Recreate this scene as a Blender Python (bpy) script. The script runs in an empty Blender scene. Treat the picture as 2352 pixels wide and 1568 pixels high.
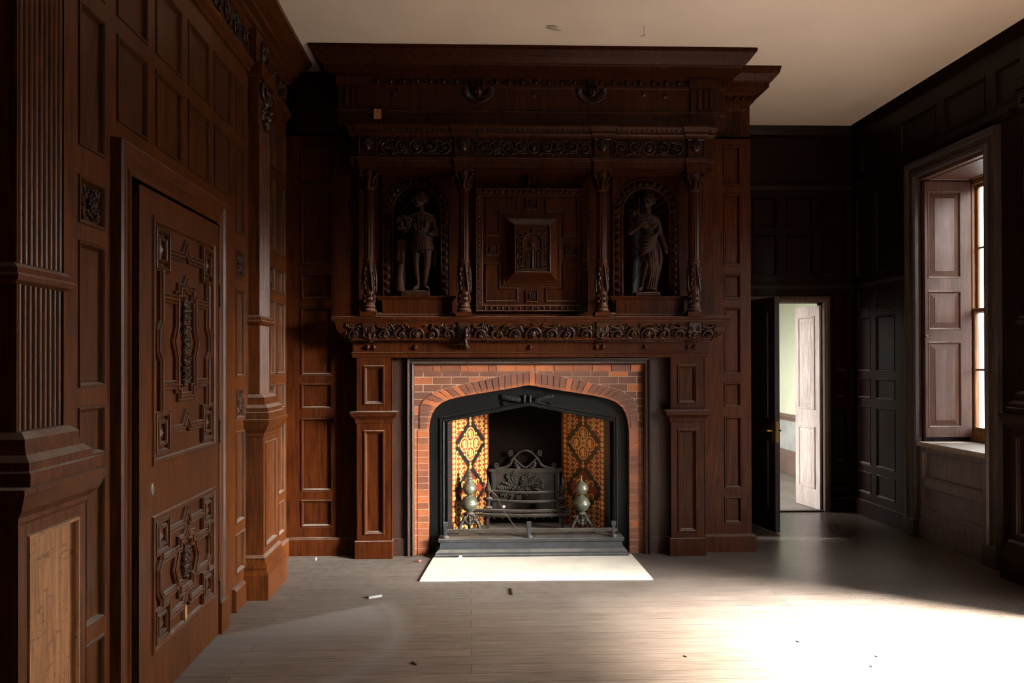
import bpy, bmesh, math, random
from mathutils import Matrix, Vector
PI = math.pi
SC = bpy.context.scene
COL = SC.collection
random.seed(7)

# ------------------------------------------------------------------ camera
F, YAW, PITCH, ROLL, CX, CY, CH = 1750., .0313, .0056, -.0022, 1136.7, 819.3, 1.5
def cam_rot():
    B = Matrix(((1, 0, 0), (0, 0, -1), (0, 1, 0)))
    c, s = math.cos(YAW), math.sin(YAW); Rz = Matrix(((c, -s, 0), (s, c, 0), (0, 0, 1)))
    c, s = math.cos(PITCH), math.sin(PITCH); Rx = Matrix(((1, 0, 0), (0, c, s), (0, -s, c)))
    c, s = math.cos(ROLL), math.sin(ROLL); Rr = Matrix(((c, -s, 0), (s, c, 0), (0, 0, 1)))
    return Rr @ B @ Rx @ Rz
CM = cam_rot()
cd = bpy.data.cameras.new('camera'); cam = bpy.data.objects.new('camera', cd); COL.objects.link(cam)
mw = Matrix((CM[0], -CM[1], -CM[2])).transposed().to_4x4(); mw.translation = (0, 0, CH)
cam.matrix_world = mw
cd.sensor_width = 36; cd.lens = 36 * F / 2352
cd.shift_x = (1176 - CX) / 2352; cd.shift_y = (CY - 784) / 2352
cd.clip_start = .05
SC.camera = cam
def on(px, py, ax, v):                     # where the line of sight through a photo point meets the plane ax = v
    d = CM.transposed() @ Vector(((px - CX) / F, (py - CY) / F, 1)); o = Vector((0, 0, CH))
    t = (v - o[ax]) / d[ax]; return o + d * t
def onY(px, py, v): return on(px, py, 1, v)

# ------------------------------------------------------------------ mesh builder
class MB:
    def __init__(s, M=None):
        s.v = []; s.f = []; s.mi = []; s.sm = []; s.M = M or Matrix(); s.mat = 0
    def add(s, vs, fs, smooth=False, mat=None):
        n = len(s.v); s.v += [s.M @ Vector(p) for p in vs]
        for f in fs:
            s.f.append([i + n for i in f]); s.mi.append(s.mat if mat is None else mat); s.sm.append(smooth)
    def box(s, a, b, mat=None):
        x0, y0, z0 = a; x1, y1, z1 = b
        s.add([(x0,y0,z0),(x1,y0,z0),(x1,y1,z0),(x0,y1,z0),(x0,y0,z1),(x1,y0,z1),(x1,y1,z1),(x0,y1,z1)],
              [(0,3,2,1),(4,5,6,7),(0,1,5,4),(1,2,6,5),(2,3,7,6),(3,0,4,7)], False, mat)
    def quad(s, pts, mat=None): s.add(pts, [tuple(range(len(pts)))], False, mat)
    def prism(s, poly, w0, w1, mat=None, smooth=False):      # poly in (u,v), pulled from w0 to w1
        n = len(poly)
        s.add([(u, v, w0) for u, v in poly] + [(u, v, w1) for u, v in poly],
              [tuple(range(n - 1, -1, -1)), tuple(range(n, 2 * n))], False, mat)
        s.add([(u, v, w0) for u, v in poly] + [(u, v, w1) for u, v in poly],
              [(i, (i + 1) % n, (i + 1) % n + n, i + n) for i in range(n)], smooth, mat)
    def ring(s, r, prof, fill=True, mat=None):               # mitred frame: prof = (inset, height)
        u0, v0, u1, v1 = r; vs = []
        for d, w in prof: vs += [(u0+d,v0+d,w),(u1-d,v0+d,w),(u1-d,v1-d,w),(u0+d,v1-d,w)]
        fs = []
        for k in range(len(prof) - 1):
            a = 4 * k
            for i in range(4): fs.append((a+i, a+(i+1)%4, a+4+(i+1)%4, a+4+i))
        if fill: a = 4 * (len(prof) - 1); fs.append((a, a+1, a+2, a+3))
        s.add(vs, fs, False, mat)
    def path(s, pts, prof, closed=False, mat=None, smooth=False, caps=True):   # moulding along (u,v) points; prof = (side offset, height)
        n = len(pts); vs = []
        def nrm(a, b):
            d = Vector((b[0]-a[0], b[1]-a[1])); d.normalize(); return Vector((-d.y, d.x))
        for i in range(n):
            p = pts[i]
            na = nrm(pts[i-1], p) if (i > 0 or closed) else None
            nb = nrm(p, pts[(i+1) % n]) if (i < n-1 or closed) else None
            if na is None: m = nb
            elif nb is None: m = na
            else:
                m = na + nb
                m = m / max(.25, m.dot(m) / 2) if m.length > 1e-6 else na
            for d, w in prof: vs.append((p[0]+m.x*d, p[1]+m.y*d, w))
        k = len(prof); fs = []
        for i in range(n if closed else n-1):
            a = i*k; b = ((i+1) % n)*k
            for j in range(k-1): fs.append((a+j, b+j, b+j+1, a+j+1))
        if caps and not closed: fs += [tuple(range(k)), tuple(range((n-1)*k, n*k))]
        s.add(vs, fs, smooth, mat)
    def cornice(s, plan, prof, mat=None, closed=False):      # plan (x,y) polyline, prof = (out, z); outward is to the left of the path
        s.path(plan, prof, closed, mat)
    def tube(s, pts, r, seg=6, mat=None, cap=True):
        pts = [Vector(p) for p in pts]; n = len(pts); rs = r if isinstance(r, (list, tuple)) else [r]*n
        vs = []; up = None
        for i in range(n):
            t = (pts[min(i+1, n-1)] - pts[max(i-1, 0)])
            if t.length < 1e-9: t = Vector((0, 0, 1))
            t.normalize()
            if up is None:
                up = Vector((0, 0, 1)) if abs(t.z) < .9 else Vector((1, 0, 0))
            a = up - t*up.dot(t)
            if a.length < 1e-6: a = t.orthogonal()
            a.normalize(); b = t.cross(a); up = a
            for k in range(seg):
                th = 2*PI*k/seg; vs.append(pts[i] + (a*math.cos(th) + b*math.sin(th))*rs[i])
        fs = [(i*seg+k, i*seg+(k+1) % seg, (i+1)*seg+(k+1) % seg, (i+1)*seg+k) for i in range(n-1) for k in range(seg)]
        s.add(vs, fs, True, mat)
        if cap: s.add(vs[:seg], [tuple(range(seg-1, -1, -1))], False, mat); s.add(vs[-seg:], [tuple(range(seg))], False, mat)
    def lathe(s, prof, c=(0, 0, 0), seg=20, mat=None, axis='z', flute=0, fd=.08, smooth=True):
        vs = []
        for r, z in prof:
            for k in range(seg):
                th = 2*PI*k/seg; q = r*(1 - fd*abs(math.sin(flute*th/2))) if flute else r
                x, y = q*math.cos(th), q*math.sin(th)
                vs.append((c[0]+x, c[1]+y, c[2]+z) if axis == 'z' else (c[0]+x, c[1]+z, c[2]+y))
        n = len(prof)
        fs = [(i*seg+k, i*seg+(k+1) % seg, (i+1)*seg+(k+1) % seg, (i+1)*seg+k) for i in range(n-1) for k in range(seg)]
        s.add(vs, fs, smooth, mat)
        s.add(vs[:seg], [tuple(range(seg-1, -1, -1))], False, mat); s.add(vs[-seg:], [tuple(range(seg))], False, mat)
    def ell(s, c, r, seg=8, rings=5, rot=None, mat=None):
        if isinstance(r, (int, float)): r = (r, r, r)
        vs = []; c = Vector(c)
        R = rot or Matrix.Identity(3)
        for i in range(rings+1):
            ph = PI*i/rings
            for k in range(seg):
                th = 2*PI*k/seg
                vs.append(c + R @ Vector((r[0]*math.sin(ph)*math.cos(th), r[1]*math.sin(ph)*math.sin(th), r[2]*math.cos(ph))))
        fs = [(i*seg+k, i*seg+(k+1) % seg, (i+1)*seg+(k+1) % seg, (i+1)*seg+k) for i in range(rings) for k in range(seg)]
        s.add(vs, fs, True, mat)
    def cap(s, a, b, ra, rb, seg=10):                        # tapered limb with round ends
        a = Vector(a); b = Vector(b); d = b - a; L = d.length; d.normalize()
        ps = []; rs = []
        for t in (-.98, -.8, -.5, 0): ps.append(a + d*ra*t); rs.append(ra*math.sqrt(1-t*t))
        for t in (.25, .5, .75): ps.append(a + d*L*t); rs.append(ra + (rb-ra)*t)
        for t in (0, .5, .8, .98): ps.append(b + d*rb*t); rs.append(rb*math.sqrt(1-t*t))
        s.tube(ps, rs, seg)
    def pyr(s, u0, v0, u1, v1, w0, w1, mat=None):
        c = ((u0+u1)/2, (v0+v1)/2, w1)
        s.add([(u0,v0,w0),(u1,v0,w0),(u1,v1,w0),(u0,v1,w0),c], [(0,1,4),(1,2,4),(2,3,4),(3,0,4)], False, mat)

def link(name, data, parent=None):
    o = bpy.data.objects.new(name, data); COL.objects.link(o)
    if parent: o.parent = parent
    return o
def build(name, mb, mats, parent=None, bevel=0, recalc=True):
    me = bpy.data.meshes.new(name); org = Vector((0, 0, 0))
    if parent is not None:                                   # children are stored relative to the base point of their thing
        p = parent
        while p is not None: org = org + p.location; p = p.parent
    me.from_pydata([tuple(v - org) for v in mb.v], [], mb.f)
    for m in (mats if isinstance(mats, (list, tuple)) else [mats]): me.materials.append(m)
    me.polygons.foreach_set('material_index', mb.mi)
    me.polygons.foreach_set('use_smooth', mb.sm)
    if recalc:
        bm = bmesh.new(); bm.from_mesh(me)
        bmesh.ops.recalc_face_normals(bm, faces=bm.faces); bm.to_mesh(me); bm.free()
    me.update()
    o = link(name, me, parent)
    if bevel:
        m = o.modifiers.new('bevel', 'BEVEL'); m.width = bevel; m.segments = 1; m.limit_method = 'ANGLE'; m.angle_limit = .6
    return o
def tag(o, label=None, cat=None, group=None, kind=None):
    if label: o['label'] = label
    if cat: o['category'] = cat
    if group: o['group'] = group
    if kind: o['kind'] = kind
    return o
def thing(name, loc, label, cat, group=None, kind=None):
    o = link(name, None); o.location = loc; o.empty_display_size = .1
    return tag(o, label, cat, group, kind)

# frames: local u along the surface, v up, w out into the room
def FL(x): return Matrix(((0, 0, 1, x), (1, 0, 0, 0), (0, 1, 0, 0), (0, 0, 0, 1)))        # left wall: u = Y
def FB(y): return Matrix(((1, 0, 0, 0), (0, 0, -1, y), (0, 1, 0, 0), (0, 0, 0, 1)))       # facing the camera: u = X
def FR(x): return Matrix(((0, 0, -1, x), (-1, 0, 0, 0), (0, 1, 0, 0), (0, 0, 0, 1)))      # right wall: u = -Y

# ------------------------------------------------------------------ materials
def mat(name):
    m = bpy.data.materials.new(name); m.use_nodes = True; nt = m.node_tree
    return m, nt, nt.nodes['Principled BSDF']
def N(nt, t, **kw):
    n = nt.nodes.new(t)
    for k, v in kw.items():
        if k in n.inputs: n.inputs[k].default_value = v
        else: setattr(n, k, v)
    return n
def ramp(nt, src, stops):
    r = nt.nodes.new('ShaderNodeValToRGB'); nt.links.new(src, r.inputs[0])
    e = r.color_ramp.elements
    while len(e) < len(stops): e.new(.5)
    for i, (p, c) in enumerate(stops): e[i].position = p; e[i].color = (*c, 1) if len(c) == 3 else c
    return r
def mixc(nt, fac, a, b, mode='MIX'):
    m = nt.nodes.new('ShaderNodeMix'); m.data_type = 'RGBA'; m.blend_type = mode
    for sock, v in ((m.inputs[0], fac), (m.inputs[6], a), (m.inputs[7], b)):
        if hasattr(v, 'node'): nt.links.new(v, sock)
        elif isinstance(v, (int, float)): sock.default_value = v
        else: sock.default_value = (*v, 1)
    return m.outputs[2]
def noise(nt, co, scale=(1, 1, 1), sc=4, det=6, dist=0, rough=.55):
    mp = N(nt, 'ShaderNodeMapping'); mp.inputs['Scale'].default_value = scale; nt.links.new(co, mp.inputs[0])
    n = N(nt, 'ShaderNodeTexNoise'); n.inputs['Scale'].default_value = sc; n.inputs['Detail'].default_value = det
    n.inputs['Distortion'].default_value = dist; n.inputs['Roughness'].default_value = rough
    nt.links.new(mp.outputs[0], n.inputs['Vector']); return n
def dusted(nt, col, co, amount, dcol=(.30, .27, .24)):       # dust lying on faces that look up
    g = N(nt, 'ShaderNodeNewGeometry'); sp = N(nt, 'ShaderNodeSeparateXYZ'); nt.links.new(g.outputs['True Normal'], sp.inputs[0])
    mr = N(nt, 'ShaderNodeMapRange'); nt.links.new(sp.outputs[2], mr.inputs[0])
    mr.inputs[1].default_value = .45; mr.inputs[2].default_value = .95; mr.inputs[4].default_value = amount
    nz = noise(nt, co, sc=9, det=5); mm = N(nt, 'ShaderNodeMath', operation='MULTIPLY'); nt.links.new(mr.outputs[0], mm.inputs[0])
    rr = ramp(nt, nz.outputs[0], [(.3, (.35,)*3), (.65, (1,)*3)]); nt.links.new(rr.outputs[0], mm.inputs[1])
    return mixc(nt, mm.outputs[0], col, dcol), mm.outputs[0]
def wood(name, c0, c1, grain='z', rough=.42, dust=.6, bump=.15, blotch=.5, spec=.5, coat=0, rays=0):
    m, nt, b = mat(name); tc = N(nt, 'ShaderNodeTexCoord'); co = tc.outputs['Object']
    g = {'z': (9, 9, .7), 'x': (.7, 9, 9), 'y': (9, .7, 9)}[grain]
    n1 = noise(nt, co, g, 6, 8, .6); n2 = noise(nt, co, (1.3, 1.3, .8), 1.6, 3)
    n3 = noise(nt, co, tuple(a*5 for a in g), 7, 4)
    r1 = ramp(nt, n1.outputs[0], [(.28, c0), (.72, c1)])
    r3 = ramp(nt, n3.outputs[0], [(.35, (.72,)*3), (.6, (1,)*3)])
    c = mixc(nt, .8, r1.outputs[0], r3.outputs[0], 'MULTIPLY')
    r2 = ramp(nt, n2.outputs[0], [(.3, (.62, .58, .56)), (.7, (1.25, 1.18, 1.1))])
    c = mixc(nt, blotch, c, r2.outputs[0], 'MULTIPLY')
    if rays:                                                 # dark flecks of the medullary rays
        n5 = noise(nt, co, (7, 7, 16), 1.5, 2, 2.2); r5 = ramp(nt, n5.outputs[0], [(.60, (1,)*3), (.68, (.36, .25, .17))]); c = mixc(nt, rays, c, r5.outputs[0], 'MULTIPLY')
    rr = ramp(nt, n2.outputs[0], [(.3, (rough+.1,)*3), (.7, (rough-.06,)*3)])
    if dust:
        c, fac = dusted(nt, c, co, dust)
        rg = mixc(nt, fac, rr.outputs[0], (.9, .9, .9)); nt.links.new(rg, b.inputs['Roughness'])
    else: nt.links.new(rr.outputs[0], b.inputs['Roughness'])
    nt.links.new(c, b.inputs['Base Color'])
    b.inputs['Specular IOR Level'].default_value = spec; b.inputs['Coat Weight'].default_value = coat; b.inputs['Coat Roughness'].default_value = .22
    bp = N(nt, 'ShaderNodeBump'); bp.inputs['Strength'].default_value = bump; bp.inputs['Distance'].default_value = .004
    nt.links.new(n3.outputs[0], bp.inputs['Height']); nt.links.new(bp.outputs[0], b.inputs['Normal'])
    return m
def plain(name, c, rough=.6, metal=0, var=.25, sc=8, bump=0, dust=0, spec=.5):
    m, nt, b = mat(name); tc = N(nt, 'ShaderNodeTexCoord'); co = tc.outputs['Object']
    n = noise(nt, co, sc=sc, det=6); lo = tuple(x*(1-var) for x in c); hi = tuple(min(1, x*(1+var)) for x in c)
    r = ramp(nt, n.outputs[0], [(.3, lo), (.7, hi)]); cc = r.outputs[0]
    if dust: cc, _ = dusted(nt, cc, co, dust)
    nt.links.new(cc, b.inputs['Base Color'])
    b.inputs['Roughness'].default_value = rough; b.inputs['Metallic'].default_value = metal
    b.inputs['Specular IOR Level'].default_value = spec
    if bump:
        bp = N(nt, 'ShaderNodeBump'); bp.inputs['Strength'].default_value = bump; bp.inputs['Distance'].default_value = .006
        nt.links.new(n.outputs[0], bp.inputs['Height']); nt.links.new(bp.outputs[0], b.inputs['Normal'])
    return m
OAK  = wood('oak_panelling', (.026, .0066, .0012), (.114, .0310, .0056), spec=.25, rough=.42, coat=.11)
OAKP = wood('oak_panel_field', (.022, .0063, .0015), (.092, .0280, .0068), spec=.25, rough=.42, coat=.11)
OAKL = wood('oak_carving', (.014, .0046, .0017), (.054, .018, .0064), spec=.25, rough=.4, dust=.15)
OAKD = wood('dark_oak_carving', (.011, .0034, .0013), (.038, .0122, .0046), rough=.36, spec=.25, dust=.15)
OAKC = wood('dark_oak_chimneypiece', (.014, .0033, .0008), (.056, .0136, .0034), rough=.38, spec=.10)
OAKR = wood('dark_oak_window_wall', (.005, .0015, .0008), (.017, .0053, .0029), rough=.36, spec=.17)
OAKX = wood('oak_pedestal_panel', (.13, .045, .013), (.34, .148, .052), rough=.5, blotch=.5, rays=.75)
OAKS = wood('pinkish_oak_shutter', (.075, .033, .024), (.17, .080, .060), rough=.42, dust=.9)
PALE = wood('bare_pale_wood', (.30, .13, .05), (.55, .28, .11), rough=.7, dust=0)
LEAFD = wood('near_black_door', (.010, .005, .0035), (.026, .012, .008), rough=.6, dust=0)
WASH = wood('grey_washed_door', (.40, .31, .28), (.74, .65, .61), rough=.6, dust=0)
IRON = plain('black_iron', (.0022, .0023, .0027), .45, .0, .4, 14, .15, .08, spec=.22)
IRONG = plain('rusty_grey_iron', (.032, .025, .0205), .6, .1, .5, 22, .3, .6, spec=.3)
KERB = plain('blue_grey_cast_iron', (.029, .032, .037), .42, .2, .35, 12, .1, .6)
BRONZE = plain('tarnished_bronze', (.105, .108, .080), .42, .4, .5, 14, .1, .3)
BRASS = plain('polished_brass', (.72, .45, .13), .25, 1, .1)
SOOT = plain('sooty_fireback', (.0052, .0029, .0020), .95, 0, .5, 6, .3, spec=.06)
SLAB = plain('pale_hearth_stone', (.62, .58, .51), .75, 0, .10, 5, .05)
MORTAR = plain('mortar', (.36, .235, .18), .9, 0, .2, 20)
TRED = plain('tile_red', (.23, .032, .010), .3, 0, .2, 20)
TYEL = plain('tile_buff', (.80, .49, .15), .3, 0, .12, 20)
TBLK = plain('tile_black', (.012, .010, .010), .3, 0, .3, 20)
FLAKE = plain('exposed_plaster', (.50, .44, .375), .9, 0, .1)
GREENW = plain('pale_green_plaster', (.74, .77, .58), .85, 0, .06, 2)
GREYW = plain('grey_dado_paint', (.42, .42, .40), .8, 0, .25, 3)
DADO = plain('brown_painted_wood', (.20, .13, .10), .6, 0, .2, 3)
WHITEF = plain('white_plaster_crumbs', (.75, .74, .70), .9, 0, .1, 30)
FLOW = plain('off_white_sash_wood', (.34, .20, .11), .5, 0, .3, 6)
SUNBLK = plain('sun_blocker_grey', (.3, .28, .25), .9)

def brick_mat():
    m, nt, b = mat('red_brick'); a = N(nt, 'ShaderNodeAttribute'); a.attribute_name = 'tone'
    tc = N(nt, 'ShaderNodeTexCoord'); n = noise(nt, tc.outputs['Object'], sc=60, det=5); n2 = noise(nt, tc.outputs['Object'], sc=7, det=4)
    r = ramp(nt, a.outputs['Fac'], [(0, (.088, .029, .0145)), (.5, (.145, .041, .0165)), (.8, (.28, .076, .022)), (1, (.37, .105, .026))])
    r2 = ramp(nt, n.outputs[0], [(.3, (.7,)*3), (.7, (1.1,)*3)]); r3 = ramp(nt, n2.outputs[0], [(.35, (.6, .55, .55)), (.65, (1.1,)*3)])
    c = mixc(nt, .7, r.outputs[0], r2.outputs[0], 'MULTIPLY'); c = mixc(nt, .6, c, r3.outputs[0], 'MULTIPLY')
    nt.links.new(c, b.inputs['Base Color']); b.inputs['Roughness'].default_value = .7
    bp = N(nt, 'ShaderNodeBump'); bp.inputs['Strength'].default_value = .3; bp.inputs['Distance'].default_value = .003
    nt.links.new(n.outputs[0], bp.inputs['Height']); nt.links.new(bp.outputs[0], b.inputs['Normal'])
    return m
BRICK = brick_mat()
def floor_mat():
    m, nt, b = mat('worn_floorboards'); tc = N(nt, 'ShaderNodeTexCoord'); co = tc.outputs['Object']
    br = N(nt, 'ShaderNodeTexBrick'); nt.links.new(co, br.inputs['Vector'])
    br.offset = .37; br.inputs['Scale'].default_value = 1; br.inputs['Brick Width'].default_value = 3.1; br.inputs['Row Height'].default_value = .105
    br.inputs['Mortar Size'].default_value = .0022; br.inputs['Bias'].default_value = 0
    br.inputs['Color1'].default_value = (.098, .080, .069, 1); br.inputs['Color2'].default_value = (.135, .112, .097, 1); br.inputs['Mortar'].default_value = (.045, .034, .027, 1)
    n1 = noise(nt, co, (1.2, 22, 10), 4, 8, .4); n2 = noise(nt, co, (1, 1, 1), 1.3, 5); n3 = noise(nt, co, (3, 40, 10), 9, 4)
    r1 = ramp(nt, n1.outputs[0], [(.3, (.50, .47, .45)), (.7, (1.25, 1.22, 1.2))])
    c = mixc(nt, .85, br.outputs['Color'], r1.outputs[0], 'MULTIPLY')
    r2 = ramp(nt, n2.outputs[0], [(.32, (.58, .54, .51)), (.66, (1.28, 1.27, 1.26))])
    c = mixc(nt, .7, c, r2.outputs[0], 'MULTIPLY')
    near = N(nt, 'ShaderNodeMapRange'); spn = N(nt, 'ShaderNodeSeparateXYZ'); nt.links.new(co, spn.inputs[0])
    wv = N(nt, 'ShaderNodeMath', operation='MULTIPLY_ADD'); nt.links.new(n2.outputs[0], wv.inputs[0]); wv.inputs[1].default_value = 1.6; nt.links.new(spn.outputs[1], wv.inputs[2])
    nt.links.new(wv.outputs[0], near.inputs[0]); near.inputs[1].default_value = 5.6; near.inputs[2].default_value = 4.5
    c = mixc(nt, near.outputs[0], c, mixc(nt, 1, c, (1.95, 1.80, 1.62), 'MULTIPLY'))   # nearer boards coloured paler, painting in the stronger daylight there
    # fan of pale dust left by the swing of the panelled door, and gritty dust near the fireplace
    sp = N(nt, 'ShaderNodeSeparateXYZ'); nt.links.new(co, sp.inputs[0])
    def math_(op, a, bb=None, cc=None):
        k = N(nt, 'ShaderNodeMath', operation=op)
        for i, x in enumerate((a, bb, cc)):
            if x is None: continue
            if hasattr(x, 'node'): nt.links.new(x, k.inputs[i])
            else: k.inputs[i].default_value = x
        return k.outputs[0]
    dx = math_('SUBTRACT', sp.outputs[0], -1.40); dy = math_('SUBTRACT', sp.outputs[1], 4.22)
    rad = math_('SQRT', math_('ADD', math_('MULTIPLY', dx, dx), math_('MULTIPLY', dy, dy)))
    line = math_('SUBTRACT', math_('MULTIPLY', dx, .66), dy)              # below the straight edge of the fan
    e1 = N(nt, 'ShaderNodeMapRange'); nt.links.new(line, e1.inputs[0]); e1.inputs[1].default_value = -.015; e1.inputs[2].default_value = .03
    e2 = N(nt, 'ShaderNodeMapRange'); nt.links.new(rad, e2.inputs[0]); e2.inputs[1].default_value = 1.02; e2.inputs[2].default_value = .88
    e3 = N(nt, 'ShaderNodeMapRange'); nt.links.new(line, e3.inputs[0]); e3.inputs[1].default_value = .75; e3.inputs[2].default_value = .1
    fan = math_('MULTIPLY', math_('MULTIPLY', e1.outputs[0], e2.outputs[0]), e3.outputs[0])
    arc = N(nt, 'ShaderNodeMapRange'); nt.links.new(math_('ABSOLUTE', math_('SUBTRACT', rad, .99)), arc.inputs[0])
    arc.inputs[1].default_value = .10; arc.inputs[2].default_value = .0
    arcm = math_('MULTIPLY', math_('MULTIPLY', arc.outputs[0], e1.outputs[0]), .7)
    n4 = noise(nt, co, sc=14, det=6); r4 = ramp(nt, n4.outputs[0], [(.35, (0,)*3), (.7, (1,)*3)])
    fd = math_('MULTIPLY', math_('MAXIMUM', fan, arcm), .55)
    far = N(nt, 'ShaderNodeMapRange'); nt.links.new(sp.outputs[1], far.inputs[0]); far.inputs[1].default_value = 4.4; far.inputs[2].default_value = 5.6; far.inputs[4].default_value = .30
    lef = N(nt, 'ShaderNodeMapRange'); nt.links.new(sp.outputs[0], lef.inputs[0]); lef.inputs[1].default_value = 1.9; lef.inputs[2].default_value = .6
    grit = math_('MULTIPLY', math_('MULTIPLY', far.outputs[0], lef.outputs[0]), r4.outputs[0])
    dustf = math_('MAXIMUM', fd, grit)
    c = mixc(nt, dustf, c, (.24, .228, .222))
    vo = N(nt, 'ShaderNodeTexVoronoi'); vo.inputs['Scale'].default_value = 42; nt.links.new(co, vo.inputs['Vector'])
    sp2 = ramp(nt, vo.outputs['Distance'], [(.0, (1,)*3), (.06, (0,)*3)])
    spk = math_('MULTIPLY', math_('MULTIPLY', sp2.outputs[0], r4.outputs[0]), math_('MULTIPLY', lef.outputs[0], .6))
    c = mixc(nt, spk, c, (.55, .53, .5))
    nt.links.new(c, b.inputs['Base Color'])
    # boards keep their polish away from the dusty hearth
    pol = N(nt, 'ShaderNodeMapRange'); nt.links.new(sp.outputs[0], pol.inputs[0]); pol.inputs[1].default_value = .8; pol.inputs[2].default_value = 2.4
    pol.inputs[3].default_value = .62; pol.inputs[4].default_value = .24
    nt.links.new(math_('ADD', pol.outputs[0], math_('MULTIPLY', n3.outputs[0], .08)), b.inputs['Roughness'])
    bp = N(nt, 'ShaderNodeBump'); bp.inputs['Strength'].default_value = .25; bp.inputs['Distance'].default_value = .003
    nt.links.new(math_('ADD', n1.outputs[0], math_('MULTIPLY', br.outputs['Fac'], -1.5)), bp.inputs['Height']); nt.links.new(bp.outputs[0], b.inputs['Normal'])
    return m
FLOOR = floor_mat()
def ceil_mat():
    m, nt, b = mat('cream_ceiling_plaster'); tc = N(nt, 'ShaderNodeTexCoord'); co = tc.outputs['Object']
    n = noise(nt, co, sc=1.2, det=4); r = ramp(nt, n.outputs[0], [(.3, (.72, .63, .55)), (.7, (.80, .70, .615))])
    nt.links.new(r.outputs[0], b.inputs['Base Color']); b.inputs['Roughness'].default_value = .9
    return m
CEIL = ceil_mat()
def glass_mat():
    m = bpy.data.materials.new('old_window_glass'); m.use_nodes = True; nt = m.node_tree; nt.nodes.clear()
    o = N(nt, 'ShaderNodeOutputMaterial'); t = N(nt, 'ShaderNodeBsdfTransparent'); g = N(nt, 'ShaderNodeBsdfGlossy'); g.inputs['Roughness'].default_value = .02
    t.inputs[0].default_value = (.93, .95, .95, 1)
    fr = N(nt, 'ShaderNodeFresnel'); gb = N(nt, 'ShaderNodeNewGeometry'); mi = N(nt, 'ShaderNodeMapRange'); nt.links.new(gb.outputs['Backfacing'], mi.inputs[0]); mi.inputs[3].default_value = 1.45; mi.inputs[4].default_value = 1/1.45; nt.links.new(mi.outputs[0], fr.inputs[0]); mx = N(nt, 'ShaderNodeMixShader')
    nt.links.new(fr.outputs[0], mx.inputs[0]); nt.links.new(t.outputs[0], mx.inputs[1]); nt.links.new(g.outputs[0], mx.inputs[2]); nt.links.new(mx.outputs[0], o.inputs[0])
    return m
GLASS = glass_mat()

# ------------------------------------------------------------------ carving helpers (all in u, v, w)
def spiral(c, R, turns, a0, sgn=1, n=22, w=.004, wr=.006, r1=.12):
    out = []
    for i in range(n+1):
        t = i/n; r = R*(1 - (1-r1)*t); a = a0 + sgn*2*PI*turns*t
        out.append((c[0]+r*math.cos(a), c[1]+r*math.sin(a), w + wr*t))
    return out
def rosette(mb, c, R, w, petals=6, h=.008):
    for k in range(petals):
        a = 2*PI*k/petals + .3
        mb.ell((c[0]+.58*R*math.cos(a), c[1]+.58*R*math.sin(a), w), (R*.42, R*.27, h), 6, 4, Matrix.Rotation(a, 3, 'Z'))
    mb.ell((c[0], c[1], w+h*.4), (R*.28, R*.28, h), 6, 4)
def leaf(mb, c, L, a, w=.004, h=.008, wid=.3):
    R = Matrix.Rotation(a, 3, 'Z')
    for k, (t, s) in enumerate(((0, 1), (.35, .85), (.65, .6))):
        p = R @ Vector((L*t, 0, 0)); mb.ell((c[0]+p.x, c[1]+p.y, w+.3*h*k), (L*.36*s, L*wid*s, h), 6, 4, R)
        for sg in (-1, 1):
            q = R @ Vector((L*t, sg*L*.22*s, 0)); R2 = Matrix.Rotation(a + sg*.9, 3, 'Z')
            mb.ell((c[0]+q.x, c[1]+q.y, w), (L*.26*s, L*.12*s, h*.8), 5, 3, R2)
def mask(mb, c, R, w, h=.02):                                # small carved face
    mb.ell((c[0], c[1], w), (R*.62, R*.82, h), 10, 7)
    mb.ell((c[0], c[1]-R*.08, w+h*.95), (R*.11, R*.24, h*.35), 6, 4)
    for s in (-1, 1):
        mb.ell((c[0]+s*R*.26, c[1]+R*.18, w+h*.8), (R*.17, R*.09, h*.2), 6, 4)
        mb.ell((c[0]+s*R*.34, c[1]-R*.2, w+h*.66), (R*.2, R*.2, h*.25), 6, 4)
        mb.tube(spiral((c[0]+s*R*.68, c[1]+R*.3), R*.3, 1, PI/2, s, 10, w+h*.3, h*.2), R*.09, 5)
    mb.ell((c[0], c[1]-R*.42, w+h*.8), (R*.2, R*.07, h*.2), 6, 4)
    for k in range(7):
        a = PI*(.1 + .8*k/6); mb.ell((c[0]+R*.6*math.cos(a), c[1]+R*.72*math.sin(a), w+h*.3), (R*.2, R*.17, h*.6), 6, 4)
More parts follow.
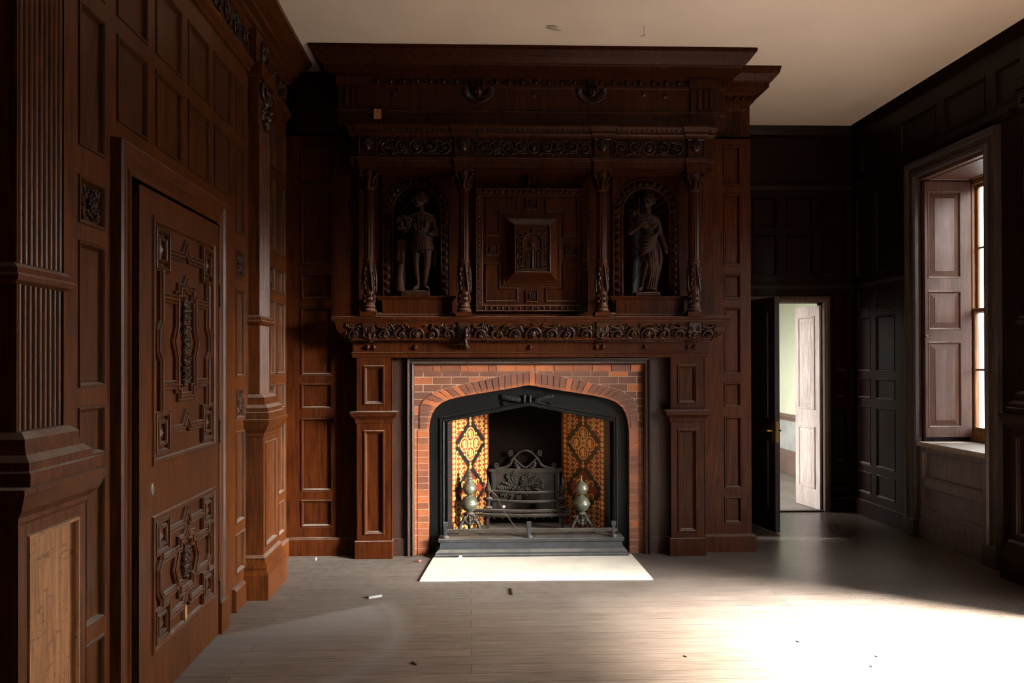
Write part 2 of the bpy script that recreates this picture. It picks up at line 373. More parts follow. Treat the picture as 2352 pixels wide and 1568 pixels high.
def scrolls(mb, u0, v0, u1, v1, w=0, seed=1, centre=None, cell=1.05, th=.045, deep=1.):
    rnd = random.Random(seed); H = v1-v0; W = u1-u0; n = max(1, round(W/(H*cell))); cw = W/n; vc = (v0+v1)/2
    if centre and n % 2 == 0: n += 1; cw = W/n
    R = min(H, cw)*.43; d = H*.07*deep
    for i in range(n):
        c = (u0 + cw*(i+.5), vc); s = 1 if i % 2 else -1
        if centre and i == n//2:
            mb.tube([(c[0]+R*1.02*math.cos(a*PI/12), c[1]+R*1.02*math.sin(a*PI/12), w+d) for a in range(25)], H*th*.9, 5)
            (mask if centre == 'mask' else (lambda m, cc, r, ww, hh: rosette(m, cc, r, ww, 7, hh)))(mb, c, R*.85, w, d*2)
            continue
        side = 1 if i < n/2 else -1
        mb.tube(spiral(c, R, 1.35, s*PI/2, side*s, 24, w+d*.6, d*.8), [H*th*(1.15-.5*k/24) for k in range(25)], 5)
        rosette(mb, c, R*.42, w+d*.9, 5, d*.8)
        mb.tube([(c[0]-cw*.5, vc-s*H*.40, w+d*.4), (c[0]-cw*.25, vc-s*H*.30, w+d*.7), (c[0], vc+s*R*.0-s*R, w+d*.6), (c[0]+cw*.28, vc-s*H*.36, w+d*.5), (c[0]+cw*.5, vc+s*H*.38, w+d*.4)], H*th*.8, 5)
        for k in range(9):
            a = rnd.uniform(0, 2*PI); rr = R*rnd.uniform(.6, 1.12)
            p = (c[0]+rr*math.cos(a)*min(1.15, cw/(2.2*R)), c[1]+rr*math.sin(a))
            if v0+H*.06 < p[1] < v1-H*.06: leaf(mb, p, H*.17, a+rnd.uniform(-1, 1), w, d*.9)
        for sx in (-1, 1):
            for sy in (-1, 1):
                p = (c[0]+sx*cw*.42, vc+sy*H*.37)
                for q in range(3): mb.ell((p[0]+rnd.uniform(-.05, .05)*H, p[1]+rnd.uniform(-.05, .05)*H, w+d*.4), H*.055, 5, 3)
    for k in range(int(W/H*16)):                             # small leaves filling the ground
        q = (rnd.uniform(u0, u1), rnd.uniform(v0+H*.06, v1-H*.06)); mb.ell((q[0], q[1], w+d*.1), (H*.075, H*.032, d*.7), 5, 3, Matrix.Rotation(rnd.uniform(0, PI), 3, 'Z'))
def eggs(mb, u0, u1, v, w, step, r):
    n = max(1, int((u1-u0)/step)); st = (u1-u0)/n
    for i in range(n):
        u = u0 + st*(i+.5); mb.ell((u, v, w), (r*.62, r, r*.7), 6, 5)
        mb.pyr(u+st*.5-r*.12, v-r, u+st*.5+r*.12, v+r*.6, w-r*.3, w+r*.5)
def eggs_v(mb, v0, v1, u, w, step, r):
    n = max(1, int((v1-v0)/step)); st = (v1-v0)/n
    for i in range(n): mb.ell((u, v0+st*(i+.5), w), (r, r*.62, r*.7), 6, 5)
def beads(mb, u0, u1, v, w, step, r, run=7, gap=3):
    u = u0; k = 0
    while u < u1:
        if k % (run+gap) < run: mb.ell((u, v, w), r, 4, 3)
        u += step; k += 1
def carved_square(mb, r, w, seed):
    u0, v0, u1, v1 = r; c = ((u0+u1)/2, (v0+v1)/2); A = (u1-u0)/2; B = (v1-v0)/2; R = min(A, B)
    rosette(mb, c, R*.34, w+.008, 6, .012)
    for k in range(12):
        a = PI/6*k + .2; f = .62 if k % 2 else .45
        leaf(mb, (c[0]+A*f*math.cos(a), c[1]+B*f*math.sin(a)), R*.40, a+.3, w, .012)
    for sx in (-1, 1):
        for sy in (-1, 1):
            mb.tube(spiral((c[0]+sx*A*.66, c[1]+sy*B*.68), R*.27, 1.3, PI*.5*sx, sx*sy, 14, w+.008, .008), R*.085, 5)
            leaf(mb, (c[0]+sx*A*.80, c[1]+sy*B*.30), R*.28, PI/2*sy, w, .010); leaf(mb, (c[0]+sx*A*.30, c[1]+sy*B*.84), R*.28, PI*(sx < 0), w, .010)
def drape(mb, prof, place):                                  # bend flat relief (u, v, w) over a moulding profile of (out, z) points
    L = [0]
    for a, b in zip(prof, prof[1:]): L.append(L[-1] + math.dist(a, b))
    out = []
    for p in mb.v:
        v = min(max(p.y, 0), L[-1]); k = 0
        while k < len(L)-2 and v > L[k+1]: k += 1
        a, b = Vector(prof[k]), Vector(prof[k+1]); d = (b-a).normalized(); q = a + d*(v-L[k]); n = Vector((d.y, -d.x)); q = q + n*p.z
        out.append(place(p.x, q.x, q.y))
    mb.v = out; return L[-1]
def plen(prof): return sum(math.dist(a, b) for a, b in zip(prof, prof[1:]))
PAN = [(0, 0), (.002, -.005), (.004, .006), (.012, .006), (.016, -.002), (.019, -.014), (.021, -.018), (.026, -.016)]
PANB = [(0, 0), (.005, .008), (.014, .008), (.020, 0), (.026, -.004), (.030, -.014), (.036, -.015)]
def grid_face(mb, region, holes, w=0):                       # flat face of stiles and rails with openings left out
    us = sorted({region[0], region[2], *[h[i] for h in holes for i in (0, 2)]}); vs = sorted({region[1], region[3], *[h[i] for h in holes for i in (1, 3)]})
    us = [u for u in us if region[0] <= u <= region[2]]; vs = [v for v in vs if region[1] <= v <= region[3]]
    for i in range(len(us)-1):
        for j in range(len(vs)-1):
            uc, vc = (us[i]+us[i+1])/2, (vs[j]+vs[j+1])/2
            if any(h[0] < uc < h[2] and h[1] < vc < h[3] for h in holes): continue
            mb.quad([(us[i], vs[j], w), (us[i+1], vs[j], w), (us[i+1], vs[j+1], w), (us[i], vs[j+1], w)])
def slab_with_holes(mb, region, holes, w0, w1):              # solid wall with real openings
    us = sorted({region[0], region[2], *[h[i] for h in holes for i in (0, 2)]}); vs = sorted({region[1], region[3], *[h[i] for h in holes for i in (1, 3)]})
    for i in range(len(us)-1):
        j = 0
        while j < len(vs)-1:
            uc, vc = (us[i]+us[i+1])/2, (vs[j]+vs[j+1])/2
            if not any(h[0] < uc < h[2] and h[1] < vc < h[3] for h in holes): mb.box((us[i], vs[j], w0), (us[i+1], vs[j+1], w1))
            j += 1
SKY_G, SKY_H, SKY_M, SKY_S = (.34, .34, .32), (4.6, 4.55, 4.4), (1.0, 1.02, 1.05), .85
SUN_S, SUN_A = 20.0, math.radians(23); SUN_D = Vector((-1.5, .55, -1.6*math.tan(math.radians(48))))
GLOW_D, GLOW_W, GLOW_C = (1.6, -.86, .46), math.radians(13), (46, 43, 38)
EXPO = 3.4
# ------------------------------------------------------------------ room shell
LX, BY, FY, RX, CZ = -1.43, 5.95, 7.46, 3.80, 3.81
def S(name, mb, m, parent=None, bevel=0, label=None, cat=None):
    o = build(name, mb, m, parent, bevel)
    if parent is None: tag(o, label, cat, None, 'structure')
    return o
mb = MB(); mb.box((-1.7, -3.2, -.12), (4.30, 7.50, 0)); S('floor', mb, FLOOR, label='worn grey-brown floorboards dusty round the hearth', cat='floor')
mb = MB(); mb.box((-1.7, -3.2, CZ), (4.4, 7.6, CZ+.15)); mb.mat = 1
ce = S('ceiling', mb, [CEIL, GREYW], label='cream plaster ceiling with small scuffs', cat='ceiling')
rnd = random.Random(3)
for c, n in (((1268, 64), 9), ((1478, 78), 1)):              # flaked paint and a hair crack
    mb = MB()
    for k in range(n):
        q = on(c[0]+rnd.uniform(-18, 18), c[1]+rnd.uniform(-5, 5), 2, CZ)
        pts = [(q.x+rnd.uniform(.008, .022)*math.cos(a)*1.7, q.y+rnd.uniform(.008, .022)*math.sin(a), CZ-.001-.0007*k) for a in (0, 1, 2.1, 3.2, 4.4, 5.3)]
        if n > 1: mb.quad(pts)
    if n == 1: mb.tube([on(1479, 60, 2, CZ-.001), on(1480, 82, 2, CZ-.001), on(1470, 83, 2, CZ-.001)], .0025, 4)
    build('plaster_flake' if n > 1 else 'crack', mb, FLAKE, ce)

ROWS = [(.217, .430), (.494, 1.062), (1.132, 1.330), (1.392, 1.922), (1.983, 2.185), (2.250, 2.820), (2.880, 3.200)]
def wall_panels(root, M, rects, m, carved=(), prof=PAN, cm=None, seed=0):
    for i, r in enumerate(rects):
        mb = MB(M); mb.ring(r, prof)
        p = build('panel', mb, m, root)
        if i in carved:
            mb = MB(M); d = .022; carved_square(mb, (r[0]+d, r[1]+d, r[2]-d, r[3]-d), prof[-1][1], seed+i)
            tag(build('carving', mb, cm or OAKD, p), 'carved foliage square')
# left wall
M = FL(LX)
LROW = [(.20, .449), (.506, 1.075), (1.143, 1.336), (1.403, 1.948), (2.008, 2.188), (2.292, 2.832), (2.899, 3.237)]
rects = []; carv = []
for a, b in ((.85, 1.30), (1.42, 2.02), (2.817, 3.022), (4.675, 4.868), (5.345, 5.605), (5.65, 5.895)):
    for k, (z0, z1) in enumerate(LROW):
        if (k == 4 and b < 5.7 and a > 2.5) or (k == 2 and 4.5 < a < 5.6): carv.append(len(rects))
        rects.append((a, z0, b, z1))
for a, b in ((3.12, 3.417), (3.50, 3.819), (3.894, 4.221), (4.285, 4.60)):
    for z0, z1 in ((2.474, 2.832), (2.899, 3.237)): rects.append((a, z0, b, z1))
DOORH = (3.19, 0, 4.25, 2.27)
mb = MB(M); grid_face(mb, (-3.0, 0, BY, 3.42), rects + [DOORH]); slab_with_holes(mb, (-3.0, 0, BY+1.2, CZ), [DOORH], -.25, -.03); mb.box((3.0, 0, -.30), (4.5, 2.5, -.25))
mb.box((-3.0, 3.42, -.03), (BY, CZ, 0))
wl = S('wall_left', mb, OAK, label='warm brown oak panelled wall with the carved door', cat='wall')
wall_panels(wl, M, rects, OAKP, carv, cm=OAKL)
mb = MB(M)
for a, b in ((-3.0, 2.30), (2.62, 4.92), (5.24, BY)): scrolls(mb, max(a, .5), 3.45, b, 3.63, 0, int(a*7)+40, None, 1.0)
build('frieze_carving', mb, OAKL, wl)
mb = MB(M); mb.path([(-3.0, 3.40), (BY, 3.40)], [(-.045, 0), (-.045, .012), (-.03, .022), (-.02, .02), (-.01, .035), (.012, .045), (.02, .045), (.02, 0)])
build('frieze_moulding', mb, OAK, wl)
CORN = [(0, 3.635), (.015, 3.64), (.03, 3.655), (.055, 3.66), (.06, 3.69), (.10, 3.70), (.105, 3.715), (.15, 3.745), (.185, 3.78), (.195, 3.785), (.20, CZ), (0, CZ)]
mb = MB(); mb.cornice([(LX, BY), (LX, -3)], CORN)
S('trim_1', mb, OAK, label='oak cornice along the top of the left wall', cat='cornice')
mb = MB(M); prof = [(0, 0), (0, .028), (-.125, .028), (-.14, .018), (-.14, 0)]
for a, b in ((-3, 2.2), (2.80, 3.06), (4.60, 4.80), (5.28, BY)): mb.path([(a, 0), (b, 0)], [(-d, w) for d, w in prof])
S('baseboard_left', mb, OAK, label='oak skirting along the left wall', cat='skirting')

# chimney breast wall
M = FB(BY); FIRE = (-.446, 0, 1.35, 1.472); OVER = (-.80, 1.80, 1.72, 3.2)
rects = [(a, z0, b, z1) for a, b in ((-1.32, -1.072), (1.992, 2.133)) for z0, z1 in ROWS]
mb = MB(M); grid_face(mb, (LX, 0, 2.21, 3.27), rects + [FIRE, OVER])
mb.box((LX, 3.27, -.30), (2.262, CZ, -.15)); mb.box((LX, 3.25, -.20), (2.21, 3.27, 0)); mb.box((LX, 0, -.10), (-1.0, 3.25, -.03)); mb.box((1.93, 0, -.10), (2.19, 3.25, -.03)); mb.box((LX-.2, 0, -1.12), (2.15, CZ, -1.07))
wb = S('wall_back', mb, wood('dark_oak_breast', (.018, .0042, .0010), (.074, .0176, .0042), rough=.38, spec=.10), label='dark oak panelled chimney breast wall', cat='wall')
WBM = wb.data.materials[0]
wall_panels(wb, M, rects, WBM)
mb = MB(); mb.box((2.15, BY+.005, 0), (2.21, FY, 3.27)); mb.box((2.15, BY+.16, 3.27), (2.2615, FY, CZ))
S('wall_breast_side', mb, WBM, label='oak return of the chimney breast beside the far door', cat='wall')
CORN2 = [(0, 3.52), (.012, 3.53), (.02, 3.56), (.05, 3.575), (.055, 3.63), (.075, 3.645), (.14, 3.665), (.145, 3.70), (.16, 3.71), (.20, 3.755), (.21, 3.79), (.215, CZ), (0, CZ)]
mb = MB(); mb.cornice([(2.225, FY), (2.225, BY+.15), (1.70, BY+.15)], CORN2)
mbE = MB(FB(BY+.15)); eggs(mbE, 1.85, 2.27, 3.60, .055, .055, .022)
t2 = S('trim_2', mb, WBM, label='oak cornice round the chimney breast corner', cat='cornice'); build('egg_molding', mbE, WBM, t2)
mb = MB(); mb.path([(2.21, FY), (2.21, BY), (1.80, BY)], [(0, 0), (.028, 0), (.028, .12), (.018, .135), (0, .135)])
mb.path([(-.88, BY), (LX, BY)], [(0, 0), (.028, 0), (.028, .125), (.018, .14), (0, .14)])
S('baseboard_back', mb, WBM, label='oak skirting of the chimney breast', cat='skirting')

# far wall
M = FB(FY); DOOR2 = (2.50, 0, 3.50, 2.075)
rects = [(3.60, z0, 3.74, z1) for z0, z1 in ROWS[:5]] + [(a, z0, b, z1) for a, b in ((2.30, 2.70), (2.79, 3.04), (3.13, 3.40), (3.49, 3.74)) for z0, z1 in ((2.33, 2.75), (2.81, 3.12))]
mb = MB(M); grid_face(mb, (2.21, 0, RX, CZ), rects + [DOOR2]); slab_with_holes(mb, (2.0, 0, 4.4, CZ), [DOOR2], -.14, -.025)
mb.path([(2.21, 2.24), (RX, 2.24)], [(-.03, 0), (-.03, .02), (0, .03), (.02, .03), (.025, 0)])
mb.path([(2.21, 3.22), (RX, 3.22)], [(-.03, 0), (-.03, .02), (0, .04), (.02, .04), (.025, 0)])
mb.path([(2.21, 3.77), (RX, 3.77)], [(-.05, 0), (-.04, .03), (0, .05), (.04, .08), (.04, 0)])
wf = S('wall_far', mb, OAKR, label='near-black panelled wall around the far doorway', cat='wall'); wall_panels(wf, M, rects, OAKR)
mb = MB(M); mb.box((3.56, 0, 0), (RX, .135, .025)); S('baseboard_far', mb, OAKR, label='short skirting right of the far doorway', cat='skirting')
mb = MB(M); A = [(0, .0), (0, .02), (.03, .03), (.04, .022), (.055, .022), (.06, 0)]
mb.path([(3.50, 0), (3.50, 2.075), (2.50, 2.075), (2.50, 0)], [(-d, w) for d, w in A])
mb.box((2.46, 0, -.14), (2.50, 2.075, 0)); mb.box((3.50, 0, -.14), (3.525, 2.075, 0)); mb.box((2.46, 2.075, -.14), (3.52, 2.10, 0))
mb.box((2.50, 0, -.06), (3.50, .012, .0))
S('trim_3', mb, wood('worn_architrave', (.05, .028, .02), (.16, .10, .075)), label='worn architrave and threshold of the far doorway', cat='architrave')

# right wall with its windows
M = FR(RX); W1 = (-6.35, .81, -5.48, 3.05); W2 = (-4.00, .14, -2.10, 3.05); W3 = (-.60, .14, 1.10, 3.05)
WX = RX + .46
rects = [(-7.046, z0, -6.715, z1) for z0, z1 in ROWS[:5]] + [(-7.38, z0, -7.13, z1) for z0, z1 in ROWS[:5]] + [(a, 3.32, a+.5, 3.60) for a in (-7.3, -6.6, -6.0, -5.4)] + [(a, 2.31, a+.32, 3.10) for a in (-7.40, -7.046)]
SEATP = [(-6.315, .232, -5.545, .44), (-6.315, .505, -5.545, .735)]
mb = MB(M); grid_face(mb, (-FY, 0, 3.0, CZ), rects + [(-6.345, 0, -5.485, .81), W1, W2]); slab_with_holes(mb, (-FY-.2, 0, 3.2, CZ), [W1, W2], -.50, -.036)
mb.path([(-FY, 2.24), (-6.50, 2.24)], [(-.03, 0), (-.03, .02), (0, .03), (.02, .03), (.025, 0)])
mb.path([(-FY, 3.24), (-5.2, 3.24)], [(-.03, 0), (-.03, .02), (0, .04), (.02, .04), (.025, 0)])
mb.path([(-FY, 3.78), (3, 3.78)], [(-.05, 0), (-.04, .02), (0, .04), (.03, .06), (.03, 0)])
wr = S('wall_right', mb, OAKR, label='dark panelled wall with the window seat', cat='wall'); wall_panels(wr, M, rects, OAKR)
mb = MB(M); mb.box((-FY, 0, 0), (-6.50, .15, .025)); mb.box((-5.36, 0, 0), (-5.16, .15, .02)); mb.box((-4.66, 0, 0), (-4.40, .15, .02))
S('baseboard_right', mb, OAKR, label='skirting under the window seat and dark right wall', cat='skirting')
ARC = [(0, -.02), (0, .030), (.012, .042), (.028, .046), (.040, .030), (.085, .030), (.095, .040), (.115, .052), (.135, .050), (.145, 0)]
mb = MB(M); mb.path([(-5.48, .15), (-5.48, 3.05), (-6.35, 3.05), (-6.35, .15)], [(-d, w) for d, w in ARC])
for a in (-5.48, -6.495): mb.box((a-.004 if a > -6 else a-.008, 0, 0), (a+.15, .15, .06))
S('trim_4', mb, wood('plum_architrave', (.026, .017, .016), (.070, .050, .048), rough=.36), label='moulded architrave round the window with the seat', cat='architrave')
w = thing('window_1', (WX, 5.915, .86), 'tall sash window over the panelled window seat', 'window', None, 'structure')
SHM = OAKS
mb = MB(M); mb.box((-6.345, .775, -.50), (-5.485, .812, .022)); mb.path([(-6.345, .79), (-5.485, .79)], [(-.018, 0), (-.012, .03), (.012, .03), (.02, .02), (.02, 0)])
tag(build('window_seat', mb, wood('dusty_seat_board', (.22, .15, .11), (.42, .32, .26), dust=.9), w), 'dusty pale window seat board')
PLUM = wood('plum_oak_seat_front', (.105, .080, .083), (.21, .165, .17), rough=.4)
mb = MB(M); grid_face(mb, (-6.345, 0, -5.485, .81), SEATP); sfr = build('seat_front', mb, PLUM, w); mb = MB(M); mb.box((-6.34, 0, 0), (-5.49, .17, .018)); build('skirting', mb, PLUM, sfr)
for r in SEATP:
    mb = MB(M); mb.ring(r, [(0, 0), (.006, .003), (.012, -.004), (.014, -.030), (.018, -.032)]); build('seat_panel', mb, PLUM, sfr)
mb = MB(M); mb.box((-6.35, 3.025, -.46), (-5.48, 3.06, -.0)); mb.ring((-6.32, 3.0, -5.5, 3.02), [(0, 0)], False)
b2 = MB(Matrix(((0, 0, 0, 0), (0, 0, 0, 0), (0, 0, 0, 0), (0, 0, 0, 1))))
b2.M = Matrix(((1, 0, 0, RX), (0, 1, 0, 0), (0, 0, -1, 3.025), (0, 0, 0, 1))); b2.ring((.05, 5.52, .42, 6.31), PANB)
build('soffit', mb, SHM, w); build('soffit_panel', b2, SHM, w)
for far in (1, 0):                                           # folded shutters in the reveals
    Y = 6.345 if far else 5.485; sgn = 1 if far else -1
    Ms = Matrix(((1, 0, 0, 0), (0, 0, -1*sgn, Y-.035*sgn), (0, 1, 0, 0), (0, 0, 0, 1)))
    rr = [(3.855, .93, 4.145, 1.655), (3.855, 1.755, 4.145, 2.085), (3.855, 2.19, 4.145, 2.93)]
    mb = MB(Ms); grid_face(mb, (3.825, .85, 4.235, 3.01), rr); mb.box((3.825, .85, -.034), (4.235, 3.01, -.022))
    for a, b_ in (((3.825, .85, -.03), (3.83, 3.01, 0)), ((4.23, .85, -.03), (4.235, 3.01, 0))): mb.box(a, b_)
    sh = build('shutter', mb, SHM, w)
    for r in rr:
        mb = MB(Ms); mb.ring(r, [(0, 0), (.004, .005), (.012, .003), (.018, -.012), (.020, -.014), (.060, -.004), (.061, .0)]); build('shutter_panel', mb, SHM, sh)
    mb = MB(Ms @ Matrix.Translation((3.840, 1.70, 0))); mb.lathe([(.002, 0), (.009, .001), (.009, .004), (.004, .007)], (0, 0, 0), 10)
    build('shutter_knob', mb, BRONZE, sh)
SASH = wood('varnished_sash', (.16, .065, .022), (.36, .17, .065), rough=.45, dust=0)
mb = MB(M)
for a, b_ in (((-6.35, .86, -.50), (-6.315, 3.05, -.44)), ((-5.515, .86, -.50), (-5.48, 3.05, -.44)), ((-6.35, 2.98, -.50), (-5.48, 3.05, -.44)), ((-6.35, .81, -.50), (-5.48, .90, -.43))): mb.box(a, b_)
build('window_frame', mb, SASH, w, .006)
def sash(parent, u0, v0, u1, v1, w0, w1, nu, nv, st=.045, name='sash'):
    mb = MB(M); mb.box((u0, v0, w0), (u0+st, v1, w1)); mb.box((u1-st, v0, w0), (u1, v1, w1)); mb.box((u0+st, v0, w0), (u1-st, v0+st*1.2, w1)); mb.box((u0+st, v1-st, w0), (u1-st, v1, w1))
    iu0, iu1, iv0, iv1 = u0+st, u1-st, v0+st*1.2, v1-st
    for i in range(1, nu): x = iu0+(iu1-iu0)*i/nu; mb.box((x-.009, iv0, w0+.004), (x+.009, iv1, w1-.004))
    for j in range(1, nv): y = iv0+(iv1-iv0)*j/nv; mb.box((iu0, y-.009, w0+.005), (iu1, y+.009, w1-.005))
    s_ = build(name, mb, SASH, parent, .004)
    for i in range(nu):
        for j in range(nv):
            mg = MB(M); c = (w0+w1)/2
            mg.quad([(iu0+(iu1-iu0)*i/nu+.006, iv0+(iv1-iv0)*j/nv+.006, c), (iu0+(iu1-iu0)*(i+1)/nu-.006, iv0+(iv1-iv0)*j/nv+.006, c), (iu0+(iu1-iu0)*(i+1)/nu-.006, iv0+(iv1-iv0)*(j+1)/nv-.006, c), (iu0+(iu1-iu0)*i/nu+.006, iv0+(iv1-iv0)*(j+1)/nv-.006, c)])
            build('pane', mg, GLASS, s_)
sash(w, -6.32, .895, -5.51, 1.935, -.465, -.44, 2, 2, .034); sash(w, -6.32, 1.895, -5.51, 2.985, -.495, -.47, 2, 2, .034)
# glazed garden doors nearer the camera, outside the photo: the daylight comes through them
for nm, (u0, v0, u1, v1), lab in (('window_2', W2, 'tall glazed garden doors next to the window seat, outside the picture'),):
    w2 = thing(nm, (WX, -(u0+u1)/2, v0), lab, 'window', None, 'structure')
    mb = MB(M); mb.box((u0, v0, -.50), (u0+.05, v1, -.42)); mb.box((u1-.05, v0, -.50), (u1, v1, -.42)); mb.box((u0, v1-.05, -.50), (u1, v1, -.42)); build('window_frame', mb, SASH, w2)
    um = (u0+u1)/2
    sash(w2, u0+.05, v0+.01, um, v1-.05, -.48, -.44, 1, 3, .06, 'glazed_leaf'); sash(w2, um, v0+.01, u1-.05, v1-.05, -.48, -.44, 1, 3, .06, 'glazed_leaf')
mb = MB(); mb.box((-1.7, -3.2, 0), (4.4, -3.0, CZ)); S('wall_near', mb, OAK, label='panelled wall behind the viewpoint', cat='wall')

mb = MB(); mb.box((5.2, 4.35, -.2), (6.8, 6.0, 6.5)); S('outside_sun_blocker', mb, SUNBLK, label='added unseen block outside, keeping the sun off the seat window', cat='wall')  # unseen block, added to keep sun and sky glow off the sash window

# the next room, seen through the far doorway
mb = MB(); mb.box((.6, 7.60, -.12), (4.4, 12.4, -.004)); S('floor_2', mb, plain('grey_room_floor', (.34, .30, .27), .5, 0, .2, 3), label='pale grey floor of the next room', cat='floor')
mb = MB(); mb.box((.6, 7.6, 3.3), (4.4, 12.4, 3.4)); S('ceiling_2', mb, CEIL, label='plain ceiling of the next room', cat='ceiling')
NR = on(1815, 1088, 2, 0).x
mb = MB(); mb.box((NR, 7.60, .76), (NR+.2, 12.4, 3.3), 0); mb.box((NR+.004, 7.6, 0), (NR+.2, 12.4, .76), 1)
S('wall_2_right', mb, [GREENW, GREYW], label='pale green and grey wall seen through the far doorway', cat='wall')
mb = MB(); mb.path([(NR, 12.2), (NR, 7.62)], [(0, .70), (-.015, .70), (-.02, .73), (-.035, .75), (-.03, .78), (0, .79)]); mb.path([(NR, 12.2), (NR, 7.62)], [(0, 0), (-.025, 0), (-.025, .24), (-.012, .30), (0, .31)])
S('trim_5', mb, DADO, label='brown dado rail and skirting in the next room', cat='trim')
mb = MB(); mb.box((.6, 12.2, 0), (4.4, 12.4, 3.3)); S('wall_2_far', mb, GREENW, label='pale green end wall of the next room', cat='wall')
mb = MB(Matrix(((0, 0, 1, .6), (1, 0, 0, 0), (0, 1, 0, 0), (0, 0, 0, 1)))); slab_with_holes(mb, (7.6, 0, 12.4, 3.3), [(8.0, .65, 9.5, 2.75)], -.2, 0); S('wall_2_left', mb, GREENW, label='window wall of the next room, hidden behind the chimney breast', cat='wall')

# doors
d1 = thing('door_1', (-1.40, 4.24, 0), 'heavy oak door with carved geometric panels in the left wall', 'door', None, 'structure')
M = FL(-1.385)
UP = (3.35, 1.045, 4.16, 2.14); LO = (3.35, .226, 4.16, .828)
mb = MB(M); grid_face(mb, (3.21, .012, 4.235, 2.255), [UP, LO]); mb.box((3.21, .012, -.05), (4.235, 2.255, -.022))
for a, b_ in (((3.21, .012, -.05), (3.225, 2.255, 0)), ((4.225, .012, -.05), (4.235, 2.255, 0)), ((3.21, 2.245, -.05), (4.235, 2.255, 0))): mb.box(a, b_)
leaf1 = build('door_leaf', mb, OAK, d1)
TRI = [(-.027, -.014), (-.027, .004), (-.021, .010), (-.016, .004), (-.010, .004), (-.005, .011), (0, .012), (.005, .011), (.010, .004), (.016, .004), (.021, .010), (.027, .004), (.027, -.014)]
TRI = [(-.022, -.014), (-.022, .003), (-.018, .009), (-.014, .009), (-.0115, -.002), (-.0085, -.002), (-.006, .012), (0, .014), (.006, .012), (.0085, -.002), (.0115, -.002), (.014, .009), (.018, .009), (.022, .003), (.022, -.014)]
def door_panel(r, upper):
    mb = MB(M); mb.ring(r, [(0, 0), (.004, .010), (.014, .012), (.024, .006), (.030, -.010), (.034, -.012)]); p = build('door_panel', mb, OAK, leaf1)
    c = ((r[0]+r[2])/2, (r[1]+r[3])/2); mb = MB(M); mb.M = M @ Matrix.Translation((c[0], c[1], -.002))
    a = .295; b_ = .41 if upper else .195; sq = .072; sv = .085 if upper else .07
    for sx in (-1, 1):
        for sy in (-1, 1):
            x, y = sx*a, sy*b_
            mb.path([(x-sq, y-sv), (x+sq, y-sv), (x+sq, y+sv), (x-sq, y+sv)], [(d*.55, w_) for d, w_ in TRI], True); mb.path([(x-sq*.56, y-sv*.56), (x+sq*.56, y-sv*.56), (x+sq*.56, y+sv*.56), (x-sq*.56, y+sv*.56)], [(d*.42, w_*.8) for d, w_ in TRI], True)
            mb.pyr(x-.022, y-.027, x+.022, y+.027, -.004, .010)
    for sy in (-1, 1):                                       # head and foot bars with a pointed break
        y = sy*b_; k = .055*(1 if sy > 0 else -1)*(1 if upper else sy)
        mb.path([(-a+sq, y), (-.045, y), (0, y+abs(k)), (.045, y), (a-sq, y)], TRI)
    for sx in (-1, 1):                                       # side bars with an angular swelling
        bl = .035*sx; q = b_-sv
        pts = [(sx*a, q), (sx*a, .085), (sx*a+bl, .045), (sx*a+bl, -.045), (sx*a, -.085), (sx*a, -q)]
        mb.path(pts, TRI)
    if upper: iu, iv0, iv1, cv = .115, -.26, .26, .20
    else: iu, iv0, iv1, cv = .115, -.125, .125, .085
    left = [(-iu*.72, iv1), (-iu*.72, iv1-.04), (-iu, iv1-.04), (-iu, .07), (-iu-.035, 0), (-iu, -.07), (-iu, iv0+.04), (-iu*.72, iv0+.04), (-iu*.72, iv0)]
    mb.path(left[::-1] + [(-.03, iv1), (0, iv1+.035), (.03, iv1)] + [(-x, y) for x, y in left] , TRI, True)
    for sx in (-1, 1):
        for sy in (-1, 1): mb.path([(sx*iu, sy*cv), (sx*a, sy*cv)], TRI)
    build('geometric_molding', mb, OAK, p)
    mb = MB(mb.M); H = iv1-.05; n = 9 if upper else 5; rn = random.Random(4)
    for i in range(n):
        y = H - 2*H*(i+.5)/n
        leaf(mb, (-.012, y), .05, PI*.75+rn.uniform(-.3, .3), -.006, .014); leaf(mb, (.012, y), .05, PI*.25+rn.uniform(-.3, .3), -.006, .014)
        for q in range(3): mb.ell((rn.uniform(-.03, .03), y+rn.uniform(-.02, .02), 0), rn.uniform(.009, .016), 7, 5)
        if upper and i % 3 == 1: rosette(mb, (0, y), .035, .004, 6, .012)
    tag(build('carving', mb, OAKL, p), 'carved drop of leaves and fruit')
door_panel(UP, True); door_panel(LO, False)
mb = MB(M); mb.quad([(3.72, .335, .006), (3.735, .315, .006), (3.738, .275, .006), (3.728, .25, .006), (3.722, .29, .006)]); mb.prism([(3.716, .332), (3.74, .325), (3.745, .27), (3.729, .245), (3.720, .285)], -.01, .007)
tag(build('broken_chip', mb, PALE, leaf1), 'pale raw wood where the moulding broke off')
mb = MB(M); mb.ell((3.36, .945, .0), (.018, .030, .004), 12, 6); mb.tube([(3.36, .952, .003), (3.36, .934, .003)], .005, 6)
build('lock_escutcheon', mb, BRONZE, leaf1)
for z in (.24, 1.12, 1.86):
    mb = MB(M); mb.tube([(4.24, z-.05, .004), (4.24, z+.05, .004)], .008, 8); mb.ell((4.24, z+.055, .004), .009, 6, 4); mb.ell((4.24, z-.055, .004), .009, 6, 4); build('hinge', mb, IRONG, d1)
M = FL(LX)
ARCD = [(0, -.04), (0, .030), (.02, .034), (.025, .024), (.06, .024), (.066, .032), (.085, .036), (.095, .046), (.112, .050), (.122, .042), (.125, 0)]
mb = MB(M); mb.path([(4.25, .16), (4.25, 2.27), (3.19, 2.27), (3.19, .16)], [(-d, w_) for d, w_ in ARCD][::1])
